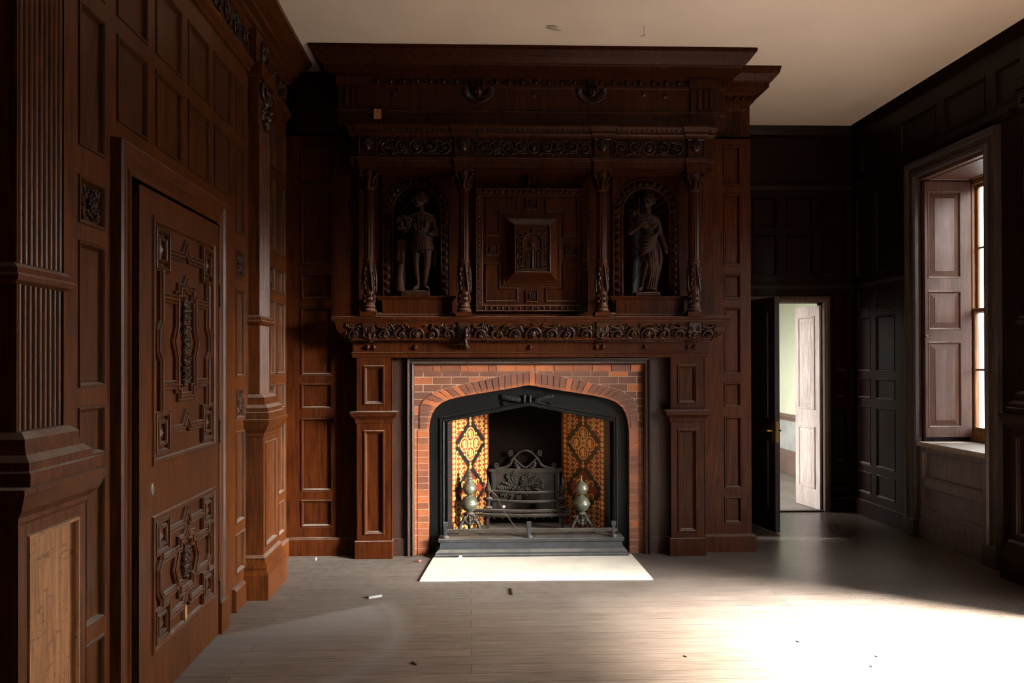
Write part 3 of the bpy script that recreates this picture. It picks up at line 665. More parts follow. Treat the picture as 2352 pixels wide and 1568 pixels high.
mb.box((4.25, 0, 0), (4.385, .17, .055)); mb.box((3.05, 0, 0), (3.19, .17, .055))
S('trim_6', mb, OAK, label='moulded oak architrave round the carved left door', cat='architrave')
# far door: dark leaf standing open, pale leaf folded back beyond it
hx, hy = 2.515, 7.445
ang = math.atan2(6.53-hy, 2.655-hx)
d2 = thing('door_2', (hx, hy, 0), 'near-black door standing open beside the chimney breast', 'door', None, 'structure')
Md = Matrix(((math.cos(ang), 0, -math.sin(ang), hx), (math.sin(ang), 0, math.cos(ang), hy), (0, 1, 0, 0), (0, 0, 0, 1)))   # u along the leaf, w through it
def leaf_door(root, Mx, W, H, th, panels, mat_, z0=.008):
    mb = MB(Mx); mb.box((0, z0, -th/2), (W, H, th/2)); lf = build('door_leaf', mb, mat_, root, .002)
    for s in (1, -1):
        Mf = Mx @ Matrix(((1, 0, 0, 0), (0, 1, 0, 0), (0, 0, s, s*(th/2+.0005)), (0, 0, 0, 1)))
        for r in panels:
            mb = MB(Mf); mb.ring(r, [(0, 0), (.004, .010), (.016, .012), (.024, .002), (.026, .0015), (.060, .008), (.062, .010)]); build('door_panel', mb, mat_, lf)
    return lf
leaf_door(d2, Md, .925, 2.055, .045, [(.10, .20, .42, .80), (.50, .20, .82, .80), (.10, 1.0, .42, 1.93), (.50, 1.0, .82, 1.93)], LEAFD)
for s in (1, -1):
    mb = MB(Md); z = .886; mb.box((.842, z-.11, s*.0225), (.888, z+.085, s*.0275)); mb.tube([(.865, z, s*.025), (.865, z, s*.055), (.860, z, s*.066), (.78, z, s*.068), (.762, z-.004, s*.066)], [.010, .009, .010, .009, .006], 10); mb.ell((.865, z, s*.03), .015, 8, 6)
    build('door_handle', mb, BRASS, d2)
mb = MB(Md); mb.box((.9245, .79, -.012), (.9262, .97, .012)); build('lock_plate', mb, BRASS, d2)
d3 = thing('door_3', (3.498, 7.51, 0), 'pale grey-washed door leaf folded back beyond the far doorway', 'door', None, 'structure')
e = on(1832, 1155, 2, 0); a3 = math.atan2(e.y-7.51, e.x-3.498); L3 = math.hypot(e.y-7.51, e.x-3.498)
M3 = Matrix(((math.cos(a3), 0, math.sin(a3), 3.498), (math.sin(a3), 0, -math.cos(a3), 7.51), (0, 1, 0, 0), (0, 0, 0, 1)))
leaf_door(d3, M3, L3, 2.05, .04, [(.07, .20, L3-.06, .83), (.07, 1.0, L3-.06, 1.95)], WASH)
# ------------------------------------------------------------------ pilasters on the side walls
def pilaster(M, cu, label, m=OAK, loc=(0, 0, 0), pm=None, cm=OAKL, group='panelled pilasters on pedestals', flutes=9):
    root = thing('pilaster', loc, label, 'pilaster', group)
    T = M @ Matrix.Translation((cu, 0, 0))
    def lay(name, rects, mm=m, bev=.003, par=root):
        mb = MB(T)
        for a, z0, b, z1, w in rects: mb.box((a, z0, 0), (b, z1, w))
        return build(name, mb, mm, par, bev)
    def step(mb, prof, hw):                                  # moulding wrapped round three sides; prof (out, z), base half width hw and depth
        for (o0, z0, o1, z1) in prof:
            vs = []
            for o, z in ((o0, z0), (o1, z1)): vs += [(-hw-o, z, 0), (-hw-o, z, D+o), (hw+o, z, D+o), (hw+o, z, 0)]
            mb.add(vs, [(0, 1, 5, 4), (1, 2, 6, 5), (2, 3, 7, 6), (4, 5, 6, 7), (3, 2, 1, 0)])
    D = .11
    mb = MB(T); step(mb, [(.045, 0, .045, .155), (.045, .155, .040, .165), (.040, .165, .030, .185), (.030, .185, .034, .20), (.034, .20, .012, .245), (.012, .245, .016, .258), (.016, .258, 0, .275)], .20); build('plinth', mb, m, root)
    R = (-.150, .31, .150, .985)
    mb = MB(T); Dm = T @ Matrix.Translation((0, 0, D)); mb.M = Dm; grid_face(mb, (-.20, .27, .20, 1.03), [R]); mb.M = T
    mb.box((-.20, .27, 0), (.20, 1.03, D-.02)); mb.box((-.20, .27, D-.02), (-.195, 1.03, D)); mb.box((.195, .27, D-.02), (.20, 1.03, D)); ped = build('pedestal', mb, m, root)
    mb = MB(Dm); mb.ring(R, PAN); build('pedestal_panel', mb, pm or m, ped)
    mb = MB(T); step(mb, [(0, 1.02, .008, 1.03), (.008, 1.03, .008, 1.045), (.008, 1.045, .030, 1.07), (.030, 1.07, .045, 1.11), (.045, 1.11, .050, 1.12), (.050, 1.12, .050, 1.135)], .20); build('pedestal_cap', mb, m, root)
    D = .085
    mb = MB(T); step(mb, [(.06, 1.135, .06, 1.175), (.06, 1.175, .05, 1.18), (.05, 1.18, .052, 1.205), (.052, 1.205, .030, 1.225), (.030, 1.225, .022, 1.25), (.022, 1.25, .022, 1.27), (.022, 1.27, 0, 1.29)], .135); build('base_moulding', mb, m, root)
    mb = MB(T); mb.box((-.135, 1.28, 0), (.135, 3.05, .052)); sh = build('shaft', mb, m, root)
    mb = MB(T); st = .25/flutes
    for z0, z1, r in ((1.292, 1.735, .0088), (1.80, 3.03, .0105)):
        for i in range(flutes):
            u = -.125 + st*(i+.5); seg = 5
            vs = []
            for z in (z0, z1):
                for k in range(seg+1):
                    th = PI*k/seg; vs.append((u - r*math.cos(th), z, .052 + r*2.0*math.sin(th)))
            mb.add(vs, [(k, k+1, k+seg+2, k+seg+1) for k in range(seg)], True)
            for q in (0, seg+1): mb.add(vs[q:q+seg+1], [tuple(range(seg+1))])
    for sx in (-1, 1): mb.box((sx*.135-(.006 if sx > 0 else 0), 1.28, .05), (sx*.135+(.006 if sx < 0 else 0), 3.05, .070))
    build('reeding', mb, m, sh)
    D = .065
    mb = MB(T); step(mb, [(0, 1.735, .022, 1.745), (.022, 1.745, .030, 1.76), (.030, 1.76, .022, 1.768), (.022, 1.768, .018, 1.785), (.018, 1.785, 0, 1.80)], .138); build('band', mb, m, root)
    mb = MB(T); mb.box((-.14, 3.03, 0), (.14, 3.33, .07)); mb.box((-.165, 3.33, 0), (.165, 3.42, .10)); mb.box((-.155, 3.42, 0), (.155, 3.64, .06))
    cp = build('capital', mb, m, root, .003)
    mb = MB(T @ Matrix.Translation((0, 0, .07)))
    for sx in (-1, 1): mb.tube(spiral((sx*.075, 3.25), .06, 1.5, PI/2, -sx, 18, .01, .03), [.016-.0004*k for k in range(19)], 6); leaf(mb, (sx*.06, 3.10), .09, PI/2, 0, .02)
    leaf(mb, (0, 3.06), .13, PI/2, .01, .03); mask(mb, (0, 3.22), .07, .0, .04); eggs(mb, -.14, .14, 3.315, .0, .035, .014)
    build('console_carving', mb, cm, cp)
    mb = MB(T @ Matrix.Translation((0, 0, .06))); scrolls(mb, -.14, 3.44, .14, 3.62, 0, 9, 'mask'); build('frieze_carving', mb, cm, cp)
    return root
pilaster(FL(LX), 2.46, 'tall reeded oak pilaster with a pale-grained pedestal panel, nearer than the carved door', pm=OAKX, loc=(LX, 2.46, 0))
pilaster(FL(LX), 5.08, 'tall reeded oak pilaster between the carved door and the chimney corner', loc=(LX, 5.08, 0))
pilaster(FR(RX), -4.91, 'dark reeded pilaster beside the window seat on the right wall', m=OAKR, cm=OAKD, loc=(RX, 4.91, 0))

# ------------------------------------------------------------------ mantelpiece
OC = OAKC; MX = .4615
mp = thing('mantelpiece', (MX, BY, 0), 'carved dark oak mantelpiece with panelled piers framing the brick fireplace', 'mantelpiece')
def wrap(mb, x0, x1, y, prof, yb=BY):                        # moulding round front and both ends of a projecting block; prof (out, z)
    mb.cornice([(x1, yb), (x1, y), (x0, y), (x0, yb)], prof)
for x0, x1 in ((-.874, -.604), (1.535, 1.800)):
    M = FB(5.83); ps = [(x0+.053, .178, x1-.055, .976), (x0+.053, 1.165, x1-.055, 1.470)]
    mb = MB(M); grid_face(mb, (x0, .13, x1, 1.535), ps); mb.box((x0, .13, -.12), (x1, 1.535, -.02)); mb.box((x0, .13, -.02), (x0+.004, 1.535, 0)); mb.box((x1-.004, .13, -.02), (x1, 1.535, 0))
    pr = build('pier', mb, OC, mp)
    for r in ps: mb = MB(M); mb.ring(r, PANB); build('pier_panel', mb, OC, pr)
    mb = MB(M); mb.box((x0-.012, 0, -.12), (x1+.006, .136, .014)); build('plinth', mb, OC, pr, .004)
    mb = MB(); wrap(mb, x0, x1, 5.83, [(0, 1.025), (.006, 1.035), (.006, 1.05), (.014, 1.065), (.034, 1.085), (.040, 1.105), (.046, 1.107), (.046, 1.117), (0, 1.123)]); build('impost_cap', mb, OC, pr)
JAMB = wood('plum_oak_jamb', (.017, .0075, .0055), (.045, .022, .017), rough=.42, spec=.25)
for a, b in ((-.604, -.49), (1.372, 1.537)): mb = MB(FB(5.91)); mb.box((a, 0, -.05), (b, 1.54, 0)); mb.box((a, 0, 0), (b, .134, .012)); build('jamb_board', mb, JAMB, mp)
mb = MB(FB(5.91)); AR = [(0, -.04), (0, .020), (.010, .028), (.016, .018), (.030, .018), (.034, .030), (.046, .034), (.050, 0)]
mb.path([(1.345, 0), (1.345, 1.475), (-.443, 1.475), (-.443, 0)], [(-d, w_) for d, w_ in AR]); build('opening_moulding', mb, JAMB, mp)
mb = MB(); wrap(mb, -.90, 1.83, 5.825, [(0, 1.528), (.004, 1.535), (.004, 1.555), (.010, 1.560), (.014, 1.566), (-.002, 1.568), (-.002, 1.640), (.008, 1.645), (.012, 1.656), (0, 1.658)])
mb.box((-.90, 5.825, 1.53), (1.83, BY, 1.66)); fr = build('lintel', mb, OC, mp)
for px in (845, 859, 954, 1058, 1073, 1218, 1370, 1385, 1482, 1580, 1595):
    mb = MB(FB(5.825)); u = onY(px, 800, 5.82).x; mb.lathe([(.020, 0), (.021, .008), (.013, .022), (.002, .026)], (u, 1.605, 0), 4, smooth=False); build('stud', mb, OC, fr)
# cushion frieze flaring out to the shelf
PR = [(.010, 1.658), (.034, 1.664), (.066, 1.684), (.094, 1.716), (.110, 1.752), (.118, 1.792)]
PL = plen(PR); FRZ = lambda u, o, z: Vector((u, 5.83-o, z))
mb = MB(); wrap(mb, -.895, 1.825, 5.83, [(0, 1.655)] + PR + [(.128, 1.795), (.132, 1.806), (.140, 1.812), (.140, 1.832), (.128, 1.836), (-.2, 1.836)])
mb.box((-.895, 5.75, 1.66), (1.825, BY+.1, 1.835)); sf = build('shelf_frieze', mb, OC, mp)
cols = [onY(p, 706, 5.74).x for p in (848, 1066, 1382, 1593)]
edges = [(cols[0]+.06, cols[1]-.06, 'mask'), (cols[1]+.06, cols[2]-.06, 'mask'), (cols[2]+.06, cols[3]-.06, 'mask'), (-.93, cols[0]-.055, None), (cols[3]+.055, 1.86, None)]
for i, (a, b, c) in enumerate(edges):
    mb = MB(); scrolls(mb, a, .006, b, PL-.004, .001, 21+i, c, .88, .055, 1.25); drape(mb, PR, FRZ); build('frieze_carving', mb, OAKD, sf)
for i, c in enumerate(cols):
    mb = MB(); n_ = 8
    for k in range(n_): v0, v1 = PL*k/n_, PL*(k+1)/n_; mb.add([(c-.046, v0, -.01), (c+.046, v0, -.01), (c+.046, v0, .020), (c-.046, v0, .020), (c-.046, v1, -.01), (c+.046, v1, -.01), (c+.046, v1, .020), (c-.046, v1, .020)], [(3, 2, 6, 7), (0, 3, 7, 4), (1, 5, 6, 2)])
    n1_ = len(mb.v); mb.M = Matrix.Translation((0, .012, .02))
    leaf(mb, (c, .03), .085, PI/2, 0, .011); leaf(mb, (c-.02, .06), .05, PI*.7, 0, .009); leaf(mb, (c+.02, .06), .05, PI*.3, 0, .009)
    for s_ in (-1, 1): mb.tube(spiral((c+s_*.024, .125), .018, 1.3, PI/2, -s_, 12, .004, .012), .005, 5)
    if i == 1:
        for k in range(6): mb.ell((c+.012+.004*math.sin(k*2), .12-.026*k, .03), (.018-.0012*k, .017, .020), 7, 5)
    drape(mb, PR, FRZ); build('console', mb, OAKD, sf)
for s_, x in ((-1, -.895), (1, 1.825)):                      # rosette on each flared end
    mb = MB(Matrix(((0, 0, s_, x + s_*.075), (0, -1, 0, 5.88), (1, 0, 0, 1.72), (0, 0, 0, 1)))); rosette(mb, (0, .0), .045, 0, 6, .012); build('end_rosette', mb, OAKD, sf)

# ------------------------------------------------------------------ overmantel
om = thing('overmantel', (MX, BY, 1.836), 'towering dark oak overmantel with four columns, two niches and a deep cornice', 'overmantel')
NY = 5.885; NR_ = .18; NC = [onY(957, 600, 5.88).x, onY(1484.5, 600, 5.88).x]; NZ0, NZS = 1.995, 2.66
def arch(cx, z0, zs, r, n=20): return [(cx-r, z0)] + [(cx-r*math.cos(PI*i/n), zs+r*math.sin(PI*i/n)) for i in range(n+1)] + [(cx+r, z0)]
# back board: everything between the outer edges except the two niche bays
mb = MB(FB(NY+.02)); bays = [(c-.265, NZ0, c+.265, 2.945) for c in NC]
slab_with_holes(mb, (-.862, 1.82, 1.792, 2.95), bays, -.09, 0); mb.box((-.80, 2.95, -.06), (1.72, 3.22, 0)); bb = build('back_board', mb, OC, om)
for c in NC:
    M = FB(NY); r = NR_; top = 2.945; n = 20
    mb = MB(M)                                              # spandrel plate with an arched opening
    A = arch(c, NZ0, NZS, r, n); half = len(A)//2
    L = [(c-.265, NZ0)] + [(c-.265, top)] + [(c, top)] ; 
    for s_ in (-1, 1):
        outer = []
        arcp = [p for p in A if (p[0]-c)*s_ >= -1e-6]; arcp.sort(key=lambda p: (p[1], -abs(p[0]-c)))
        arcp = [(c+s_*r, NZ0)] + [(c+s_*r*math.cos(PI*i/(2*12)), NZS+r*math.sin(PI*i/(2*12))) for i in range(13)]
        for i in range(len(arcp)-1):
            p, q = arcp[i], arcp[i+1]
            e0 = (c+s_*.265, p[1]); e1 = (c+s_*.265, q[1])
            for w in (0, -.03): mb.quad([(p[0], p[1], w), (e0[0], e0[1], w), (e1[0], e1[1], w), (q[0], q[1], w)])
        mb.quad([(c, NZS+r, 0), (c+s_*.265, NZS+r, 0), (c+s_*.265, top, 0), (c, top, 0)])
    niche = build('niche', mb, OC, om)
    mb = MB(M); mb.path(arch(c, NZ0, NZS, r+.004, 20)[::-1], [(-.012, -.03), (-.012, .006), (-.004, .010), (.004, .006), (.004, -.03)]); mb.path(arch(c, NZ0, NZS, r+.075, 20)[::-1], [(-.008, 0), (-.006, .008), (.004, .008), (.006, 0)])
    for s_ in (-1, 1): mb.box((c+s_*(r+.037)-.040, NZS-.02, 0), (c+s_*(r+.037)+.040, NZS+.012, .014))
    build('arch_moulding', mb, OC, niche)
    mb = MB(M)                                              # pointed bosses round the arch
    k = 11
    for i in range(k):
        z = NZ0+.035 + (NZS-NZ0-.06)*i/(k-1)
        for s_ in (-1, 1): u = c+s_*(r+.040); mb.pyr(u-.023, z-.024, u+.023, z+.024, 0, .030)
    for i in range(13):
        a = PI*(i+.5)/13; Mr = M @ Matrix.Translation((c+(r+.040)*math.cos(a), NZS+(r+.040)*math.sin(a), 0)) @ Matrix.Rotation(a, 4, 'Z'); mb.M = Mr; mb.pyr(-.023, -.022, .023, .022, 0, .030)
    build('boss', mb, OAKD, niche)
    mb = MB(M); ns = 16                                     # curved recess with a shell head
    prof = []
    for i in range(ns+1):
        a = PI*i/ns; prof.append((c-r*math.cos(a), -r*1.0*math.sin(a)))
    vs = [(u, NZ0, w) for u, w in prof] + [(u, NZS, w) for u, w in prof]
    mb.add(vs, [(i, i+1, i+ns+2, i+ns+1) for i in range(ns)], True)
    mb.quad([(u, NZ0, w) for u, w in prof])
    vs = []; nr = 8; ng = 36
    for j in range(nr+1):
        t = j/nr
        for i in range(ng+1):
            a = PI*i/ng; rr = r*(1 - .035*(1+math.cos(i/ng*2*PI*9))*math.sin(t*PI*.5)*(t < 1))
            # sweep the half circle of the arch down to the back of the niche
            ph = t*PI/2
            vs.append((c-rr*math.cos(a), NZS+rr*math.sin(a)*math.cos(ph), -rr*math.sin(a)*math.sin(ph)))
    mb.add(vs, [(j*(ng+1)+i, j*(ng+1)+i+1, (j+1)*(ng+1)+i+1, (j+1)*(ng+1)+i) for j in range(nr) for i in range(ng)], True)
    for i in range(9):
        a = PI*(i+.5)/9; mb.tube([(c-.03*math.cos(a), NZS+.02*math.sin(a), -r*.95), (c-r*.6*math.cos(a), NZS+r*.62*math.sin(a), -r*.70), (c-r*.93*math.cos(a), NZS+r*.93*math.sin(a), -.02)], [.006, .012, .014], 5)
    build('niche_recess', mb, OAKD, niche)
    mb = MB()
    mb.box((c-.275, 5.815, 1.836), (c+.275, BY, 1.985)); mb.box((c-.255, 5.795, 1.845), (c+.255, 5.9, 1.965))
    wrap(mb, c-.275, c+.275, 5.815, [(0, 1.955), (.010, 1.965), (.022, 1.982), (.028, 1.985), (.028, 1.995), (-.06, 1.996)]); wrap(mb, c-.275, c+.275, 5.815, [(0, 1.836), (.025, 1.838), (.025, 1.855), (.008, 1.872), (0, 1.876)])
    build('niche_ledge', mb, OC, niche)
# columns
mbs = {}
def column(x, i):
    y = 5.735; c0 = link('column', None, om); org = om.location; c0.location = Vector((x, y, 1.836)) - org
    mb = MB(); mb.box((x-.060, y-.060, 1.836), (x+.060, y+.060, 1.868)); mb.lathe([(.055, 1.868), (.058, 1.876), (.055, 1.886), (.046, 1.892), (.044, 1.900), (.050, 1.906), (.050, 1.914), (.043, 1.920)], (x, y, 0), 20); build('column_base', mb, OC, c0)
    mb = MB(); mb.lathe([(.043, 1.918), (.040, 1.96), (.043, 2.03), (.044, 2.15), (.041, 2.235), (.044, 2.24), (.047, 2.25), (.044, 2.26), (.040, 2.265)], (x, y, 0), 20); sh = build('shaft_drum', mb, OC, c0)
    mb = MB()
    for k in range(8):
        a = 2*PI*k/8+.2; d = Vector((math.cos(a), math.sin(a), 0)); ctr = Vector((x, y, 0)); e = Vector((-d.y, d.x, 0))
        if k % 2:
            for q in range(5): mb.ell(ctr + d*.046 + Vector((0, 0, 2.19-.035*q)) + e*.004*(-1)**q, (.011, .011, .018), 6, 4)
        else:
            mb.tube([ctr + d*.046 + Vector((0, 0, 2.225)), ctr + d*.052 + e*.010 + Vector((0, 0, 2.14)), ctr + d*.055 + e*.018 + Vector((0, 0, 2.06)), ctr + d*.05 + e*.022 + Vector((0, 0, 2.02))], [.004, .008, .010, .005], 5)
        for q in range(3): mb.ell(ctr + d*.043 + Vector((0, 0, 1.95+.02*q)) + e*.008*(-1)**(q+k), (.010, .010, .012), 5, 4)
    build('festoon', mb, OAKD, sh)
    mb = MB(); mb.lathe([(.0385, 2.262), (.0395, 2.40), (.037, 2.78)], (x, y, 0), 48, flute=12, fd=.13); mb.lathe([(.038, 2.775), (.044, 2.780), (.044, 2.790), (.037, 2.796)], (x, y, 0), 20); build('fluted_shaft', mb, OC, c0)
    mb = MB(); mb.lathe([(.036, 2.79), (.039, 2.83), (.046, 2.88), (.060, 2.915)], (x, y, 0), 20); mb.box((x-.072, y-.072, 2.915), (x+.072, y+.072, 2.937))
    for k in range(8):
        a = PI/4*k; d = Vector((math.cos(a), math.sin(a), 0)); ctr = Vector((x, y, 0)); e = Vector((0, 0, 1))
        if k % 2:
            mb.tube([ctr+d*.040+e*2.80, ctr+d*.05+e*2.85, ctr+d*.082+e*2.895], [.008, .008, .007], 6)
            mb.tube([ctr+d*(.078+.020*(1-t/16)*math.cos(1.2+t*.6))+e*(2.893+.020*(1-t/16)*math.sin(1.2+t*.6)) for t in range(16)], .006, 5)
        else:
            mb.tube([ctr+d*.038+e*2.795, ctr+d*.050+e*2.83, ctr+d*.058+e*2.86, ctr+d*.066+e*2.865, ctr+d*.066+e*2.853], [.014, .014, .011, .008, .004], 6); mb.ell(ctr+d*.066+e*2.915, (.013, .013, .016), 6, 4)
    build('capital', mb, OC, c0)
for i, x in enumerate(cols): column(x, i)
# central panel
M = FB(NY-.02); x0, x1 = onY(1092, 570, 5.86).x, onY(1350, 570, 5.86).x; z0, z1 = 1.88, 2.832
mb = MB(M); mb.ring((x0, z0, x1, z1), [(0, -.02), (0, .012), (.006, .016), (.012, .010), (.048, .006), (.052, -.004), (.056, -.006)])
cx, cz = (x0+x1)/2, (z0+z1)/2; cp = build('central_panel', mb, OC, om)
mb = MB(M); eggs(mb, x0+.05, x1-.05, z1-.026, .008, .045, .017); eggs(mb, x0+.05, x1-.05, z0+.026, .008, .045, .017); eggs_v(mb, z0+.05, z1-.05, x0+.026, .008, .036, .014); eggs_v(mb, z0+.05, z1-.05, x1-.026, .008, .036, .014)
build('egg_molding', mb, OAKD, cp)
hx_, hz_ = (x1-x0)/2-.075, (z1-z0)/2-.075; ix, iz = .243, .292; sq = .048
mb = MB(M); mb.M = M @ Matrix.Translation((cx, cz, -.008))
for sx in (-1, 1):
    for sy in (-1, 1):
        Lp = [(sx*hx_, sy*hz_), (sx*.105, sy*hz_), (sx*.105, sy*iz), (sx*ix, sy*iz), (sx*ix, sy*.105), (sx*hx_, sy*.105)]
        if sx*sy < 0: Lp = Lp[::-1]
        mb.path(Lp, [(-.002, 0), (0, .010), (.006, .012), (.012, .003), (.014, 0)], True)
for x, y in ((0, (hz_+iz)/2+.01), (0, -(hz_+iz)/2-.01), ((hx_+ix)/2+.005, 0), (-(hx_+ix)/2-.005, 0)):
    mb.ring((x-sq, y-sq, x+sq, y+sq), [(0, 0), (0, .012), (.006, .014), (.011, .008), (.012, .004)])
build('geometric_molding', mb, OC, cp)
for x, y in ((0, (hz_+iz)/2+.01), (0, -(hz_+iz)/2-.01), ((hx_+ix)/2+.005, 0), (-(hx_+ix)/2-.005, 0)):
    mb2 = MB(mb.M); rosette(mb2, (x, y), .030, .006, 6, .010)
    for k in range(4): leaf(mb2, (x+.022*math.cos(PI/4+k*PI/2), y+.022*math.sin(PI/4+k*PI/2)), .022, PI/4+k*PI/2, .005, .006)
    build('rosette', mb2, OAKD, cp)
mb2 = MB(mb.M); ox, oz = .194, .240; px_, pz_ = .132, .180
mb2.ring((-ox-.03, -oz-.03, ox+.03, oz+.03), [(0, 0), (0, .010), (.010, .012), (.020, .008), (.024, .020), (.030, .020), (.030+ox-px_-.006, .085), (.030+ox-px_, .088), (.036+ox-px_, .080), (.038+ox-px_, .070)])
bol = build('bolection_frame', mb2, OC, cp)
mb2 = MB(mb.M @ Matrix.Translation((0, 0, .070)))           # small carved arcade
for sx in (-1, 1):
    for k in range(4): mb2.tube(spiral((sx*.098, -.13+.075*k), .026, 1.3, PI/2*sx, sx, 12, .004, .005), .004, 5); mb2.ell((sx*.098, -.095+.075*k, .004), .009, 5, 4)
mb2.path([(x, y) for x, y in arch(-.0, -.15, .045, .075, 14)][::-1], [(-.008, 0), (-.004, .012), (.004, .012), (.008, 0)])
for c_ in (-.035, .035):
    mb2.path(arch(c_, -.15, -.03, .030, 10)[::-1], [(-.006, 0), (-.003, .010), (.003, .010), (.006, 0)])
    for q in (-.012, 0, .012): mb2.tube([(c_+q, -.145, .003), (c_+q, -.03, .003)], .003, 4)
mb2.tube([(0, -.15, .008), (0, .0, .008)], .008, 6); mask(mb2, (0, .035), .030, .008, .016); mb2.box((-.11, -.165, 0), (.11, -.150, .012))
for k in range(5): leaf(mb2, (.06*math.cos(PI*(.1+.2*k)), .07+.05*math.sin(PI*(.1+.2*k))), .04, PI*(.1+.2*k), 0, .010)
build('arcade_carving', mb2, OAKD, bol)
mb = MB(FB(NY)); 
for q in (-.016, .016): mb.box((cx+q-.010, 2.862, 0), (cx+q+.010, 2.93, .045))
build('bracket', mb, OC, om)
# entablature above the columns
ent = MB(); ex0, ex1, ey = -.885, 1.828, 5.685
EP = [(0, 2.937), (.0, 2.965), (.004, 2.967), (.004, 2.992), (.010, 2.998), (.014, 3.012), (.002, 3.018), (-.004, 3.022), (-.004, 3.165), (.004, 3.170), (.010, 3.185), (.018, 3.195), (.018, 3.215), (.030, 3.235), (.036, 3.245), (.036, 3.256), (-.2, 3.258)]
wrap(ent, ex0, ex1, ey, EP); ent.box((ex0, ey, 2.938), (ex1, BY, 2.942)); ent.quad([(ex0, ey, 2.9375), (ex1, ey, 2.9375), (ex1, BY, 2.9375), (ex0, BY, 2.9375)])
for c in cols: wrap(ent, c-.070, c+.070, ey-.022, EP[:-1] + [(-.1, 3.258)], ey); 
en = build('entablature', ent, OC, om)
mb = MB(FB(ey)); 
for i in range(3): scrolls(mb, cols[i]+.085, 3.030, cols[i+1]-.085, 3.160, .004, 51+i, 'mask', .85, .055, 1.2)
for c in cols: mask(mb, (c, 3.10), .052, .026, .028); mb.ring((c-.066, 3.026, c+.066, 3.162), [(0, .024), (.004, .030), (.010, .026)], False)
build('frieze_carving', mb, OAKD, en)
mb = MB(FB(ey)); 
seg = [ex0] + [c for c in cols] + [ex1]
for i in range(3): eggs(mb, cols[i]+.09, cols[i+1]-.09, 3.222, .022, .036, .014)
eggs(mb, ex0, ex0+.05, 3.222, .022, .03, .013); eggs(mb, ex1-.05, ex1, 3.222, .022, .03, .013); beads(mb, ex0, ex1, 2.995, .010, .0085, .0038)
build('egg_molding', mb, OAKD, en)
# attic stage, cherub heads and crowning cornice
ay = 5.735; ax0, ax1 = -.985, 1.930
at = MB(); at.box((ax0, ay, 3.256), (ax1, BY+.2, CZ-.01)); wrap(at, ax0, ax1, ay, [(0, 3.256), (.010, 3.262), (.010, 3.352), (.018, 3.360), (.018, 3.378), (0, 3.386)])
wrap(at, ax0, ax1, ay, [(0, 3.555), (.008, 3.562), (.016, 3.566), (.016, 3.580), (.004, 3.584), (.004, 3.625), (.020, 3.632)])
for c in (ax0+.11, ax1-.15):
    wrap(at, c-.11, c+.11, ay-.018, [(0, 3.262), (.0, 3.352), (.012, 3.360), (.012, 3.378), (0, 3.386), (0, 3.56), (.016, 3.566), (.016, 3.63), (-.018, 3.632)], ay)
    for q in (-.045, 0, .045): at.box((c+q-.012, ay-.035, 3.40), (c+q+.012, ay, 3.545))
atp = build('attic', at, OC, om)
for px in (1099, 1360):
    u = onY(px, 212, 5.72).x; z = 3.515; mb = MB(FB(ay))
    mask(mb, (u, z+.012), .062, .0, .07)
    for s_ in (-1, 1):
        for k in range(8):                                   # feathers of a raised wing
            a = -PI/2 + s_*(.30+.20*k); R2 = Matrix.Rotation(a, 3, 'Z'); rr = .072
            mb.ell((u+s_*.012+rr*1.15*math.cos(a), z+.035+rr*math.sin(a), .004), (.036, .012, .012), 7, 4, R2)
    rim = [(u+.112*math.cos(PI+PI*t/24), z+.045+.112*math.sin(PI+PI*t/24)*.98, .008) for t in range(-2, 27)]
    mb.tube(rim, [.0035+.0045*math.sin(PI*max(0, min(1, (t+2)/28))) for t in range(-2, 27)], 6)
    build('cherub_head', mb, OAKD, atp)
for k, px in enumerate((905, 915, 1228, 1480, 1528)): mb = MB(FB(ay)); mb.pyr(*(lambda q: (q.x-.02, q.z-.02, q.x+.02, q.z+.02))(onY(px, (215, 205, 216, 215, 220)[k], 5.73)), 0, .014); build('stud', mb, OC, atp)
mb = MB(FB(ay)); eggs(mb, ax0+.24, ax1-.30, 3.603, .008, .098, .022); eggs(mb, ax0+.01, ax0+.08, 3.603, .008, .03, .016); eggs(mb, ax1-.06, ax1+.01, 3.603, .008, .034, .018); beads(mb, ax0, ax1, 3.327, .010, .010, .0035); build('egg_molding', mb, OAKD, atp)
mb = MB(); wrap(mb, ax0, ax1, ay, [(.0, 3.625), (.022, 3.632), (.026, 3.648), (.048, 3.655), (.098, 3.668), (.102, 3.692), (.112, 3.700), (.120, 3.704), (.150, 3.735), (.180, 3.775), (.186, 3.780), (.190, 3.800), (.190, CZ-.002), (-.05, CZ-.001)], BY+.18)
build('cornice', mb, OC, om)
q = onY(868, 262, 5.72); mb = MB(FB(5.722)); mb.box((q.x-.029, q.z-.040, 0), (q.x+.026, q.z+.036, .012)); tag(build('repair_block', mb, PALE, atp), 'small square of bare pale wood')
# ------------------------------------------------------------------ brick surround
FC = .4525
def half(pts): return [(lambda q: (q.x, q.z))(onY(x, y, 5.93)) for x, y in pts]
IN_ = half([(985, 985), (987, 968), (992, 951), (1001, 936), (1014, 925), (1032, 917), (1062, 910), (1110, 902), (1160, 894), (1216, 884)])
OUT = half([(964, 985), (964, 968), (964, 950), (965, 932), (975, 916), (1003, 898), (1040, 888), (1100, 874), (1160, 862), (1216, 854)])
IN_[-1] = (FC, IN_[-1][1]); OUT[-1] = (FC, OUT[-1][1])
def mir(pts): return [(2*FC-u, v) for u, v in pts]
JL = IN_[0][0]; ZS = IN_[0][1]
rb = random.Random(11)
class Bricks(MB):
    def __init__(s, M): super().__init__(M); s.tone = []
    def brick(s, poly, w0, w1, t=None):
        n = len(s.f); s.prism(poly, w0, w1); s.tone += [(.28*rb.random()+(.75 if rb.random() > .93 else .08)) if t is None else t]*(len(s.f)-n)
